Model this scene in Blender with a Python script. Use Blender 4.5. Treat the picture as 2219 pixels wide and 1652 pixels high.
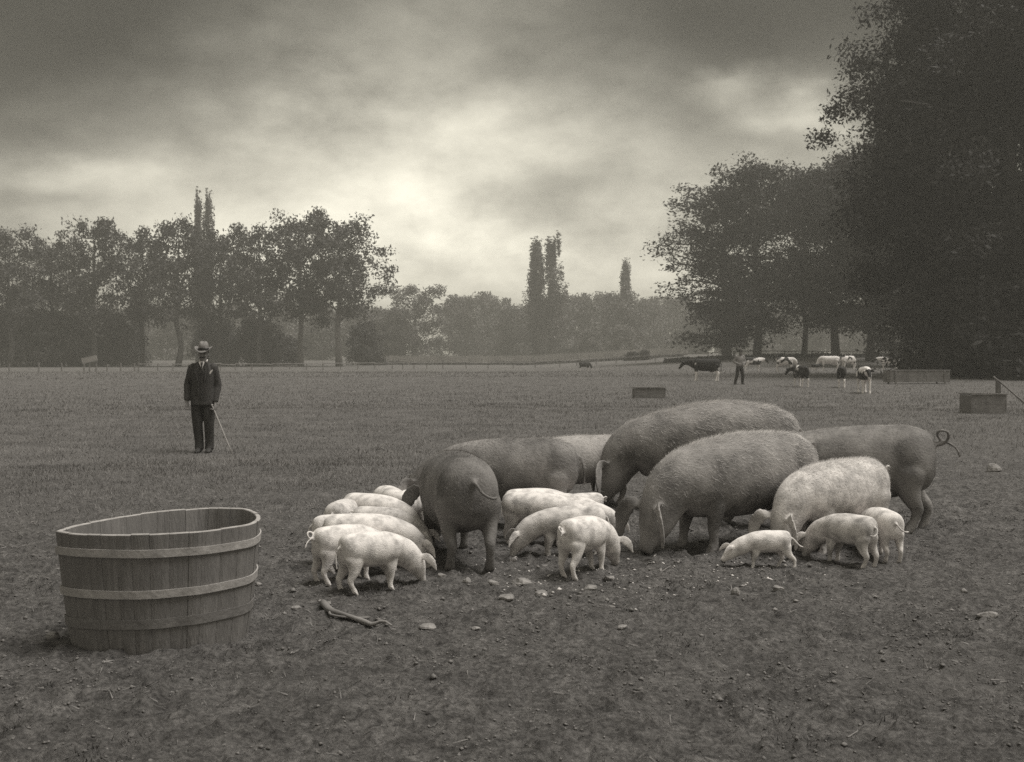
import bpy, math, random
import numpy as np
from mathutils import Vector, Matrix

# ------------------------------------------------------------------ camera, sky, sun, exposure
for o in list(bpy.data.objects): bpy.data.objects.remove(o)
sc = bpy.context.scene
COL = sc.collection
W, Hh, F, CH, HY = 1024, 762, 1100.0, 1.62, 352.0      # F: focal length in px, HY: horizon row
K = 1024 / 2219.0                                      # measured coordinates (2219 wide) -> px
cam = bpy.data.cameras.new('camera'); cam_o = bpy.data.objects.new('camera', cam); COL.objects.link(cam_o)
cam_o.location = (0, 0, CH); cam_o.rotation_euler = (math.radians(90), 0, 0)
cam.sensor_width = 36; cam.lens = 36 * F / W; cam.shift_y = -(Hh / 2 - HY) / W
cam.clip_start = .1; cam.clip_end = 6000
cam.dof.use_dof = True; cam.dof.focus_distance = 8.6; cam.dof.aperture_fstop = 5.6
sc.camera = cam_o
SUN_EL, SUN_AZ = math.radians(66), math.radians(96)   # azimuth from +Y towards +X
sun = bpy.data.lights.new('sun', 'SUN'); sun.energy = 1.45; sun.angle = math.radians(34); sun.color = (1, .97, .91)
sun_o = bpy.data.objects.new('sun', sun); COL.objects.link(sun_o)
sd = Vector((math.sin(SUN_AZ) * math.cos(SUN_EL), math.cos(SUN_AZ) * math.cos(SUN_EL), math.sin(SUN_EL)))
sun_o.rotation_euler = sd.to_track_quat('Z', 'Y').to_euler(); sun_o.location = (0, 0, 60)
sc.view_settings.view_transform = 'Standard'; sc.view_settings.look = 'None'
sc.view_settings.gamma = 1; sc.view_settings.exposure = 1.38; sc.view_settings.use_curve_mapping = False
sc.cycles.max_bounces = 6; sc.cycles.volume_bounces = 0; sc.cycles.transparent_max_bounces = 4
sc.cycles.use_denoising = False

def build_world():
    w = bpy.data.worlds.new('World'); sc.world = w; w.use_nodes = True
    nt = w.node_tree; N = nt.nodes; Lk = nt.links
    for n in list(N): N.remove(n)
    def nd(t, **kw):
        n = N.new(t)
        for k, v in kw.items(): setattr(n, k, v)
        return n
    def m(op, a, b=None, c=None):
        n = nd('ShaderNodeMath', operation=op)
        for i, x in enumerate((a, b, c)):
            if x is None: continue
            if isinstance(x, (int, float)): n.inputs[i].default_value = x
            else: Lk.new(x, n.inputs[i])
        return n.outputs[0]
    tc = nd('ShaderNodeTexCoord'); sep = nd('ShaderNodeSeparateXYZ'); Lk.new(tc.outputs['Generated'], sep.inputs[0])
    az = m('ARCTAN2', sep.outputs[0], sep.outputs[1]); el = m('ARCSINE', sep.outputs[2])
    def noise(scale, detail, rough, sq=1.0, off=0):
        mp = nd('ShaderNodeMapping'); mp.inputs['Scale'].default_value = (1, 1, sq); mp.inputs['Location'].default_value = (off, off * .7, off * .3)
        Lk.new(tc.outputs['Generated'], mp.inputs[0])
        n = nd('ShaderNodeTexNoise'); n.inputs['Scale'].default_value = scale; n.inputs['Detail'].default_value = detail
        n.inputs['Roughness'].default_value = rough; Lk.new(mp.outputs[0], n.inputs['Vector']); return n
    n1 = noise(5, 6, .55, 2.0, 3.1); n2 = noise(5, 6, .55, 2.0, 9.7); n3 = noise(4.2, 9, .60, 1.9, 1.3); n4 = noise(13, 8, .6, 1.6, 6.6)
    azw = m('ADD', az, m('MULTIPLY', m('SUBTRACT', n1.outputs[0], .5), .20))
    elw = m('ADD', el, m('MULTIPLY', m('SUBTRACT', n2.outputs[0], .5), .10))
    L = None
    blobs = [(-.10, .095, .30, .13, .31), (-.07, .055, .22, .06, .18), (-.45, .28, .26, .13, -.20), (.30, .30, .27, .10, -.18),
             (.02, .148, .075, .026, -.17), (.072, .098, .036, .016, -.16), (.205, .235, .035, .014, .10), (.245, .207, .045, .016, .13), (.275, .195, .03, .012, .08),
             (-.385, .150, .05, .014, .10), (-.40, .128, .05, .012, -.05), (.15, .19, .10, .04, -.05), (.15, .045, .10, .045, .08), (-.05, .19, .10, .05, .04)]
    for (a0, e0, sa, se, amp) in blobs:
        q = m('ADD', m('POWER', m('DIVIDE', m('SUBTRACT', azw, a0), sa), 2), m('POWER', m('DIVIDE', m('SUBTRACT', elw, e0), se), 2))
        g = m('MULTIPLY', m('POWER', 2.71828, m('MULTIPLY', q, -1)), amp)
        L = g if L is None else m('ADD', L, g)
    L = m('ADD', L, .130)
    L = m('SMOOTH_MAX', L, .012, .06)
    L = m('MULTIPLY', L, m('MAXIMUM', .25, m('ADD', -.50, m('ADD', m('MULTIPLY', n3.outputs[0], 2.1), m('MULTIPLY', n4.outputs[0], .90)))))
    sky = nd('ShaderNodeTexSky', sky_type='NISHITA', sun_disc=False); sky.sun_elevation = SUN_EL; sky.sun_rotation = SUN_AZ
    bw = nd('ShaderNodeRGBToBW'); Lk.new(sky.outputs[0], bw.inputs[0])
    tot = m('ADD', L, m('MULTIPLY', bw.outputs[0], .004))
    comb = nd('ShaderNodeCombineXYZ')
    for i, t in enumerate((1.0, .955, .80)): Lk.new(m('MULTIPLY', tot, t / .1), comb.inputs[i])
    bg = nd('ShaderNodeBackground'); bg.inputs['Strength'].default_value = .1; Lk.new(comb.outputs[0], bg.inputs[0])
    out = nd('ShaderNodeOutputWorld'); Lk.new(bg.outputs[0], out.inputs[0])
build_world()

# ------------------------------------------------------------------ helpers
def X_at(u, D): return (u * K - W / 2) / F * D
def Z_at(v, D): return CH - (v * K - HY) / F * D
def smooth(x, a, b):
    t = np.clip((np.asarray(x, float) - a) / (b - a), 0, 1); return t * t * (3 - 2 * t)
_rs = np.random.RandomState(7); _tab = _rs.rand(512, 512)
def vnoise(x, y):
    xi = np.floor(x).astype(int); yi = np.floor(y).astype(int); fx = x - xi; fy = y - yi
    fx = fx * fx * (3 - 2 * fx); fy = fy * fy * (3 - 2 * fy)
    t = lambda a, b: _tab[a % 512, b % 512]
    return (t(xi, yi) * (1 - fx) + t(xi + 1, yi) * fx) * (1 - fy) + (t(xi, yi + 1) * (1 - fx) + t(xi + 1, yi + 1) * fx) * fy
def fbm(x, y, s, o=4, off=0):
    r = 0; a = .5
    for i in range(o):
        r = r + a * vnoise(x * s + off + 17.3 * i, y * s - off + 5.1 * i); s *= 2.03; a *= .5
    return r
def macro(x, y):
    x = np.asarray(x, float); y = np.asarray(y, float)
    z = -.85 * smooth(y, 70, 150) * (1 - smooth(x, 0, 22)) + .85 * smooth(y, 122, 148) * smooth(x, 16, 36)
    return z + .10 * (fbm(x, y, .03, 2, 40) - .375) * smooth(y, 25, 60)
def grassmask(x, y):
    x = np.asarray(x, float); y = np.asarray(y, float)
    e0 = 8.2 + 3.5 * smooth(x, -1.5, 2.5); e1 = 18 + 9 * smooth(x, 1.0, 6.0)
    n = fbm(x, y, .9, 4, 11) * 1.05 - .5
    return np.clip(smooth(y + n * 5.5, e0, e1) + .55 * smooth(n, .10, .28) * smooth(-y, -7.0, -4.6), 0, 1)
def ground_z(x, y):
    x = np.asarray(x, float); y = np.asarray(y, float); r = np.hypot(x, y)
    g = grassmask(x, y); fade = 1 - smooth(r, 18, 45)
    clod = np.maximum(fbm(x, y, 9.5, 3, 3) - .40, 0) * .13
    hoof = -np.maximum(fbm(x, y, 4.6, 2, 77) - .46, 0) * .13
    und = (fbm(x, y, .8, 3, 21) - .44) * .07
    fine = (fbm(x, y, 26, 2, 5) - .37) * .032
    return macro(x, y) + fade * (und * .8 + (clod + hoof + fine) * (1 - .65 * g))
def gz(x, y): return float(ground_z(x, y))

def tint(v): return (v, v * .95, v * .92, 1)
def new_mat(name, dark, light, scale=6., detail=5., rough=.85, bump=0., bscale=60., stretch=(1, 1, 1), spec=.25, coords='Object', contrast=(.35, .65), attr=None):
    ma = bpy.data.materials.new(name); ma.use_nodes = True; nt = ma.node_tree; N = nt.nodes; Lk = nt.links
    b = N['Principled BSDF']; b.inputs['Roughness'].default_value = rough; b.inputs['Specular IOR Level'].default_value = spec
    tc = N.new('ShaderNodeTexCoord'); mp = N.new('ShaderNodeMapping'); mp.inputs['Scale'].default_value = stretch
    Lk.new(tc.outputs[coords], mp.inputs[0])
    no = N.new('ShaderNodeTexNoise'); no.inputs['Scale'].default_value = scale; no.inputs['Detail'].default_value = detail; no.inputs['Roughness'].default_value = .62
    Lk.new(mp.outputs[0], no.inputs['Vector'])
    cr = N.new('ShaderNodeValToRGB'); cr.color_ramp.elements[0].position = contrast[0]; cr.color_ramp.elements[1].position = contrast[1]
    cr.color_ramp.elements[0].color = tint(dark); cr.color_ramp.elements[1].color = tint(light)
    Lk.new(no.outputs[0], cr.inputs[0]); Lk.new(cr.outputs[0], b.inputs['Base Color'])
    if bump:
        n2 = N.new('ShaderNodeTexNoise'); n2.inputs['Scale'].default_value = bscale; n2.inputs['Detail'].default_value = 4
        Lk.new(mp.outputs[0], n2.inputs['Vector'])
        bp = N.new('ShaderNodeBump'); bp.inputs['Strength'].default_value = bump; bp.inputs['Distance'].default_value = .02
        Lk.new(n2.outputs[0], bp.inputs['Height']); Lk.new(bp.outputs[0], b.inputs['Normal'])
    return ma

def mesh_np(name, V, Fq, smooth_shade=False):
    """V (n,3), Fq (m,3) or (m,4) arrays -> mesh"""
    V = np.asarray(V, np.float32); Fq = np.asarray(Fq, np.int32); k = Fq.shape[1]
    me = bpy.data.meshes.new(name)
    me.vertices.add(len(V)); me.vertices.foreach_set('co', V.ravel())
    me.loops.add(Fq.size); me.loops.foreach_set('vertex_index', Fq.ravel())
    me.polygons.add(len(Fq)); me.polygons.foreach_set('loop_start', np.arange(0, Fq.size, k, dtype=np.int32))
    if smooth_shade: me.polygons.foreach_set('use_smooth', np.ones(len(Fq), bool))
    me.update(); me.validate(); return me
class Geo:
    """collects closed pieces, mixed tri / quad faces"""
    def __init__(s): s.v = []; s.f = []; s.n = 0
    def add(s, V, Fs):
        V = [tuple(p) for p in V]; s.v += V; s.f += [tuple(i + s.n for i in f) for f in Fs]; s.n += len(V)
    def mesh(s, name, sm=True):
        me = bpy.data.meshes.new(name); me.from_pydata(s.v, [], s.f); me.update()
        if sm: me.polygons.foreach_set('use_smooth', [True] * len(me.polygons))
        return me
def cat(P, n=3):
    P = np.asarray(P, float); out = []
    Q = np.vstack([2 * P[0] - P[1], P, 2 * P[-1] - P[-2]])
    for i in range(1, len(Q) - 2):
        for j in range(n):
            t = j / n; p0, p1, p2, p3 = Q[i - 1], Q[i], Q[i + 1], Q[i + 2]
            out.append(.5 * (2 * p1 + (p2 - p0) * t + (2 * p0 - 5 * p1 + 4 * p2 - p3) * t * t + (3 * p1 - p0 - 3 * p2 + p3) * t ** 3))
    out.append(Q[-2]); return np.array(out)
def loft(g, rows, lat=None, n=16, p=2.0, sub=3, jitter=0):
    """rows: (x,y,z,half_w,half_h); closed tube along the path"""
    R = cat(rows, sub) if sub > 1 else np.asarray(rows, float)
    C = R[:, :3]; T = np.gradient(C, axis=0); T /= np.linalg.norm(T, axis=1)[:, None] + 1e-9
    if lat is None:
        lat = np.array([0, 1, 0.]) if abs(T[:, 1]).max() < .75 else np.array([1, .1, .05])
    a = np.linspace(0, 2 * math.pi, n, endpoint=False); ca, sa = np.cos(a), np.sin(a)
    ca = np.sign(ca) * np.abs(ca) ** (2 / p); sa = np.sign(sa) * np.abs(sa) ** (2 / p)
    V = []
    for i in range(len(C)):
        L = np.asarray(lat if np.ndim(lat) == 1 else lat[i], float); U = L - T[i] * L.dot(T[i]); U /= np.linalg.norm(U) + 1e-9; Nn = np.cross(T[i], U)
        w, h = max(R[i, 3], .0015), max(R[i, 4], .0015)
        V += list(C[i] + np.outer(ca * w, U) + np.outer(sa * h, Nn))
    m = len(C); Fs = []
    for i in range(m - 1):
        for j in range(n):
            k = (j + 1) % n; Fs.append((i * n + j, i * n + k, (i + 1) * n + k, (i + 1) * n + j))
    Fs.append(tuple(range(n - 1, -1, -1))); Fs.append(tuple(range((m - 1) * n, m * n)))
    g.add(V, Fs)
def tube(g, pts, rad, n=8, sub=3, lat=None):
    loft(g, [(*p, r, r) for p, r in zip(pts, rad)], lat=lat, n=n, sub=sub)
def ball(g, c, r, n=10):
    zs = np.linspace(-1, 1, 9); loft(g, [(c[0], c[1], c[2] + z * r[2], r[0] * math.sqrt(max(1 - z * z, .002)), r[1] * math.sqrt(max(1 - z * z, .002))) for z in zs], lat=np.array([1, 0, 0.]), n=n, sub=1)
def box(g, x0, x1, y0, y1, z0, z1, M=None, jit=0, rng=None):
    P = [(x, y, z) for z in (z0, z1) for y in (y0, y1) for x in (x0, x1)]
    if jit: P = [tuple(c + rng.uniform(-jit, jit) for c in p) for p in P]
    if M is not None: P = [tuple(M @ Vector(p)) for p in P]
    g.add(P, [(0, 2, 3, 1), (4, 5, 7, 6), (0, 1, 5, 4), (2, 6, 7, 3), (0, 4, 6, 2), (1, 3, 7, 5)])
def obj(name, me, mats=None, parent=None, loc=(0, 0, 0), rz=0):
    o = bpy.data.objects.new(name, me); COL.objects.link(o)
    if mats is not None and me is not None and not me.materials: me.materials.append(mats)
    o.location = loc; o.rotation_euler = (0, 0, rz)
    if parent is not None: o.parent = parent
    return o
def tag(o, label, catg, group=None, kind=None):
    o['label'] = label
    if catg: o['category'] = catg
    if group: o['group'] = group
    if kind: o['kind'] = kind
    return o
def thing(name, label, catg, loc=(0, 0, 0), rz=0, group=None):
    return tag(obj(name, None, None, None, loc, rz), label, catg, group)
REMESH = []
def queue(o, vox, it=5):
    m = o.modifiers.new('r', 'REMESH'); m.mode = 'VOXEL'; m.voxel_size = vox; m.use_smooth_shade = True
    s = o.modifiers.new('s', 'SMOOTH'); s.factor = .5; s.iterations = it; REMESH.append(o)
def flush():
    dg = bpy.context.evaluated_depsgraph_get(); dg.update()
    for o in REMESH:
        me = bpy.data.meshes.new_from_object(o.evaluated_get(dg)); me.name = o.data.name
        o.modifiers.clear(); o.data = me
        me.polygons.foreach_set('use_smooth', [True] * len(me.polygons))
    REMESH.clear()

# ------------------------------------------------------------------ materials
def soil_material():
    ma = bpy.data.materials.new('soil_and_turf'); ma.use_nodes = True; nt = ma.node_tree; N = nt.nodes; Lk = nt.links
    b = N['Principled BSDF']; b.inputs['Roughness'].default_value = .95; b.inputs['Specular IOR Level'].default_value = .12
    tc = N.new('ShaderNodeTexCoord')
    def ramp(scale, d, c0, c1, p0, p1, det=6, tn=lambda v: (v, v, v, 1)):
        n = N.new('ShaderNodeTexNoise'); n.inputs['Scale'].default_value = scale; n.inputs['Detail'].default_value = det; n.inputs['Roughness'].default_value = .68
        n.inputs['Distortion'].default_value = d
        Lk.new(tc.outputs['Object'], n.inputs['Vector']); r = N.new('ShaderNodeValToRGB')
        r.color_ramp.elements[0].position = p0; r.color_ramp.elements[1].position = p1
        r.color_ramp.elements[0].color = tn(c0); r.color_ramp.elements[1].color = tn(c1); Lk.new(n.outputs[0], r.inputs[0]); return n, r
    _, s1 = ramp(2.6, .4, .108, .168, .34, .66, 6, tint); n2, s2 = ramp(34, .2, .45, 1.50, .34, .66, 9)
    _, g1 = ramp(.8, .3, .112, .172, .34, .66, 6, tint); _, g2 = ramp(16, .2, .6, 1.35, .33, .67, 9)
    def mul(a, c):
        x = N.new('ShaderNodeMix'); x.data_type = 'RGBA'; x.blend_type = 'MULTIPLY'; x.inputs[0].default_value = 1
        Lk.new(a.outputs[0], x.inputs[6]); Lk.new(c.outputs[0], x.inputs[7]); return x
    so, gr = mul(s1, s2), mul(g1, g2)
    _, s3 = ramp(8.5, .5, .72, 1.18, .36, .64, 3); so_ = so; so = N.new('ShaderNodeMix'); so.data_type = 'RGBA'; so.blend_type = 'MULTIPLY'; so.inputs[0].default_value = 1
    Lk.new(so_.outputs[2], so.inputs[6]); Lk.new(s3.outputs[0], so.inputs[7])
    at = N.new('ShaderNodeAttribute'); at.attribute_name = 'grass'
    mx = N.new('ShaderNodeMix'); mx.data_type = 'RGBA'; Lk.new(at.outputs['Fac'], mx.inputs[0]); Lk.new(so.outputs[2], mx.inputs[6]); Lk.new(gr.outputs[2], mx.inputs[7])
    Lk.new(mx.outputs[2], b.inputs['Base Color'])
    nb = N.new('ShaderNodeTexNoise'); nb.inputs['Scale'].default_value = 46; nb.inputs['Detail'].default_value = 9; nb.inputs['Roughness'].default_value = .7; Lk.new(tc.outputs['Object'], nb.inputs['Vector'])
    bp = N.new('ShaderNodeBump'); bp.inputs['Strength'].default_value = 1.; bp.inputs['Distance'].default_value = .04
    Lk.new(nb.outputs[0], bp.inputs['Height']); Lk.new(bp.outputs[0], b.inputs['Normal']); return ma
M_soil = soil_material()
M_grass = new_mat('grass_blades', .125, .245, .7, 4, .8)
M_clod = new_mat('dry_soil', .12, .21, 9, 5, .95, .6, 50)
M_scrap = new_mat('feed_scraps', .28, .62, 7, 2, .8)
M_straw = new_mat('trodden_straw', .14, .25, 3, 3, .9); M_stalk = new_mat('dark_stalks', .05, .10, 3, 3, .9)
M_tuft = new_mat('torn_grass', .06, .13, 2, 3, .9)
M_stone = new_mat('stone', .15, .32, 9, 5, .9, .5, 40)
M_bark = new_mat('bark', .05, .11, 3, 6, .95, .8, 10, (1, 1, .25))
M_bark_pale = new_mat('bark_pale', .13, .24, 3, 6, .95, .8, 10, (1, 1, .25))
M_leaf_oak = new_mat('oak_leaves', .05, .10, .35, 4, .7)
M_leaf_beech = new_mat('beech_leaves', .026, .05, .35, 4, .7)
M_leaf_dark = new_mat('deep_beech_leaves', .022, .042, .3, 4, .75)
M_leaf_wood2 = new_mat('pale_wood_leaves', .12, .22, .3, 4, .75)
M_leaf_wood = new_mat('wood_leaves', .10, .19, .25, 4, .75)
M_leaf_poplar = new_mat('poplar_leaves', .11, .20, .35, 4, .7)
M_reed = new_mat('pale_reeds', .25, .42, .2, 3, .9)
M_wood = new_mat('weathered_staves', .155, .21, 5, 7, .8, .4, 22, (7, 7, .55))
M_wood2 = new_mat('weathered_staves_pale', .165, .225, 5, 7, .8, .4, 22, (7, 7, .55))
M_rim = new_mat('pale_stave_ends', .30, .43, 12, 5, .8)  # stave tops, paler than the sides
M_hoop = new_mat('pale_hoop', .30, .44, 7, 6, .75, .25, 30)
M_hoop_dark = new_mat('dark_hoop', .155, .22, 7, 6, .75, .25, 30)
M_fence = new_mat('fence_wood', .14, .26, 2, 5, .9, .4, 12)
M_fence_dark = new_mat('old_trough_wood', .14, .22, 4, 5, .9, .4, 20)
M_trough_pale = new_mat('trough_top_wood', .16, .28, 4, 5, .9, .4, 20)

# ------------------------------------------------------------------ ground sheet
def build_ground():
    a_in = np.radians(np.linspace(-37, 37, 560)); a_out = np.radians(np.linspace(37, 323, 70)[1:-1]); A = np.concatenate([a_in, a_out])
    r = [.5]
    while r[-1] < 1500:
        x = r[-1]; r.append(x * (1.10 if x < 3.2 else 1.0046 if x < 19 else 1.011 if x < 70 else 1.05))
    r = np.array(r); r[-1] = 1500
    RR, AA = np.meshgrid(r, A, indexing='ij'); X = RR * np.sin(AA); Y = RR * np.cos(AA); Z = ground_z(X, Y)
    V = np.stack([X, Y, Z], -1).reshape(-1, 3); nr, na = X.shape
    i = np.arange(nr - 1)[:, None]; j = np.arange(na)[None, :]; jn = (j + 1) % na
    Fq = np.stack([i * na + j, i * na + jn, (i + 1) * na + jn, (i + 1) * na + j], -1).reshape(-1, 4)
    Fq = Fq[:, ::-1]
    # centre cap
    V = np.vstack([V, [[0, 0, gz(0, 0)]]])
    me = mesh_np('ground', V, Fq, True)
    at = me.attributes.new('grass', 'FLOAT', 'POINT'); at.data.foreach_set('value', np.append(grassmask(X, Y).ravel(), 0).astype(np.float32))
    o = obj('ground', me, M_soil); tag(o, 'trampled bare soil giving way to a grazed grass field', None, None, 'structure')
build_ground()

def build_grass():
    rs = np.random.RandomState(3); P = []; S = []
    for (n, r0, r1, s) in ((150000, 8, 17, 1.0), (150000, 15, 34, 1.25), (110000, 32, 75, 2.0), (70000, 70, 165, 3.4), (26000, 4.2, 9, .8)):
        a = np.radians(rs.uniform(-34, 34, n)); r = np.sqrt(rs.uniform(r0 * r0, r1 * r1, n)) if r1 < 40 else r0 * (r1 / r0) ** rs.rand(n)
        x = r * np.sin(a); y = r * np.cos(a); g = grassmask(x, y); cl = fbm(x, y, 2.2, 3, 61)
        k = rs.rand(n) < np.where(y < 9, g * .8 * smooth(cl, .38, .62), g * (.35 + .9 * smooth(cl, .3, .6)))
        P.append(np.stack([x[k], y[k]], -1)); S.append(np.full(k.sum(), s))
    P = np.vstack(P); S = np.concatenate(S); n = len(P); z = ground_z(P[:, 0], P[:, 1])
    h = rs.uniform(.022, .062, n) * S ** .55 * (.7 + .8 * fbm(P[:, 0], P[:, 1], .5, 3, 90)); wd = .0035 * S ** 1.4 + .0002
    az = rs.uniform(0, 2 * math.pi, n); lean = rs.uniform(.1, 1.1, n)[:, None] * h[:, None] * np.stack([np.cos(az * 3), np.sin(az * 3)], -1)
    d = np.stack([np.cos(az), np.sin(az)], -1) * wd[:, None] if np.ndim(wd) else 0
    b = np.concatenate([P, z[:, None] - .006], 1)
    V = np.empty((n, 3, 3)); V[:, 0] = b; V[:, 1] = b; V[:, 0, :2] -= d; V[:, 1, :2] += d
    V[:, 2] = b; V[:, 2, :2] += lean; V[:, 2, 2] += h
    me = mesh_np('grass', V.reshape(-1, 3), np.arange(3 * n).reshape(-1, 3))
    tag(obj('grass', me, M_grass), 'short grazed grass covering the field behind the animals', 'grass', None, 'stuff')
build_grass()

def build_litter():
    rs = np.random.RandomState(5)
    octa = np.array([[1, 0, 0], [-1, 0, 0], [0, 1, 0], [0, -1, 0], [0, 0, 1], [0, 0, -1]], float)
    of = np.array([[0, 2, 4], [2, 1, 4], [1, 3, 4], [3, 0, 4], [2, 0, 5], [1, 2, 5], [3, 1, 5], [0, 3, 5]])
    def lumps(name, x, y, s, flat, mat_, label, catg):
        n = len(x); V = octa[None] * s[:, None, None] * rs.uniform(.55, 1.25, (n, 6, 1)); V[:, :, 2] *= flat
        a = rs.uniform(0, 6.28, n); c, si = np.cos(a)[:, None], np.sin(a)[:, None]; vx = V[:, :, 0] * c - V[:, :, 1] * si; vy = V[:, :, 0] * si + V[:, :, 1] * c
        V[:, :, 0] = vx + x[:, None]; V[:, :, 1] = vy + y[:, None]; V[:, :, 2] += (ground_z(x, y) + s * flat * .35)[:, None]
        Fs = (of[None] + 6 * np.arange(n)[:, None, None]).reshape(-1, 3)
        tag(obj(name, mesh_np(name, V.reshape(-1, 3), Fs), mat_), label, catg, None, 'stuff')
    n = 40000; r = np.sqrt(rs.uniform(4.1 ** 2, 13 ** 2, n)); a = np.radians(rs.uniform(-33, 33, n)); x, y = r * np.sin(a), r * np.cos(a)
    k = (rs.rand(n) < (1 - grassmask(x, y)) * (.25 + smooth(fbm(x, y, 1.3, 3, 31), .38, .6))); x, y = x[k], y[k]
    lumps('soil_clods', x, y, rs.gamma(2.0, .0024, len(x)) + .0022, .6, M_clod, 'small clods of trampled soil over the bare ground', 'soil')
    n = 360; y = rs.normal(8.05, .42, n); x = rs.uniform(-.55, 2.2, n) + rs.normal(0, .15, n)
    lumps('feed_scraps', x, y, rs.gamma(2, .0032, n) + .003, .6, M_scrap, 'pale scraps of feed strewn where the pigs eat', 'feed')
    # trodden straw and stalks lying flat
    n = 9000; r = np.sqrt(rs.uniform(4.1 ** 2, 15 ** 2, n)); a = np.radians(rs.uniform(-33, 33, n)); x, y = r * np.sin(a), r * np.cos(a)
    k = rs.rand(n) < .15 + smooth(fbm(x, y, 1.7, 3, 51), .36, .62); x, y = x[k], y[k]; n = len(x); L = rs.gamma(3, .007, n) + .006; th = rs.uniform(0, 6.28, n); wd = rs.uniform(.0012, .003, n)
    dx, dy = np.cos(th), np.sin(th); V = np.empty((n, 4, 3))
    for q, (p, w) in enumerate(((-1, -1), (1, -.4), (1, .4), (-1, 1))):
        V[:, q, 0] = x + dx * L * p - dy * wd * w; V[:, q, 1] = y + dy * L * p + dx * wd * w; V[:, q, 2] = ground_z(V[:, q, 0], V[:, q, 1]) + .006 + (.008 * rs.rand(n) if p > 0 else 0)
    for nm, sel, ma_, lb in (('straw_litter', rs.rand(n) < .4, M_straw, 'pale broken straw trodden into the soil'), ('stalk_litter', None, M_stalk, 'dark rotted stalks trodden into the soil')):
        sel = sel if sel is not None else ~keep; keep = sel; Vs = V[sel]
        tag(obj(nm, mesh_np(nm, Vs.reshape(-1, 3), np.arange(4 * len(Vs)).reshape(-1, 4)), ma_), lb, 'litter', None, 'stuff')
    n = 80; y = rs.uniform(6.2, 12, n); x = rs.uniform(-3.6, 3.5, n)
    lumps('pebbles', x, y, rs.gamma(2.5, .006, n) + .005, .55, M_stone, 'small scattered pebbles on the trodden ground', 'pebbles')
build_litter()
def build_tufts():
    rs = np.random.RandomState(12); c = []
    for k in range(420):
        r = math.sqrt(rs.uniform(4.2 ** 2, 12 ** 2)); a = math.radians(rs.uniform(-33, 33)); x, y = r * math.sin(a), r * math.cos(a)
        if rs.rand() > smooth(fbm(np.array([x]), np.array([y]), 1.1, 3, 71), .36, .58)[0]: continue
        m = rs.randint(14, 60); sg = rs.uniform(.03, .11); c.append(np.stack([rs.normal(x, sg, m), rs.normal(y, sg, m), np.full(m, rs.uniform(.5, 1.2))], -1))
    c = np.vstack(c); n = len(c); h = rs.uniform(.015, .05, n) * c[:, 2]; az = rs.uniform(0, 6.28, n); b = np.stack([c[:, 0], c[:, 1], ground_z(c[:, 0], c[:, 1]) - .004], -1)
    V = np.repeat(b[:, None], 3, 1); w = np.stack([np.cos(az), np.sin(az)], -1) * .0035; V[:, 0, :2] -= w; V[:, 1, :2] += w
    l = rs.uniform(.3, 1.5, n) * h; V[:, 2, 0] += np.sin(az * 5) * l; V[:, 2, 1] += np.cos(az * 5) * l; V[:, 2, 2] += h
    tag(obj('grass_tufts', mesh_np('grass_tufts', V.reshape(-1, 3), np.arange(3 * n).reshape(-1, 3)), M_tuft), 'torn dark grass tufts left in the trodden soil', 'grass', None, 'stuff')
build_tufts()

# ------------------------------------------------------------------ trees
def leaves(C, sig, n, size, rs, flat=0., outward=None):
    """n diamond leaves round each cluster centre; sig (k,3)"""
    k = len(C); p = np.repeat(C, n, 0) + np.clip(rs.normal(0, 1, (k * n, 3)), -1.7, 1.7) * np.repeat(sig, n, 0); N = len(p)
    a = rs.normal(0, 1, (N, 3)); a[:, 2] *= (1 - flat)
    if outward is not None: a += outward * np.concatenate([p[:, :2] / (np.linalg.norm(p[:, :2], axis=1)[:, None] + .1), -.12 * np.ones((N, 1))], 1)
    a /= np.linalg.norm(a, axis=1)[:, None]
    b = np.cross(a, rs.normal(0, 1, (N, 3)) * np.array([1, 1, 1 + 2 * flat])); b /= np.linalg.norm(b, axis=1)[:, None] + 1e-6
    if flat: b[:, 2] *= (1 - flat * .7)
    l = size * rs.uniform(.6, 1.35, N)[:, None]; w = l * .48
    V = np.stack([p - a * l, p + b * w, p + a * l, p - b * w], 1); return V.reshape(-1, 3)
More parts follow.
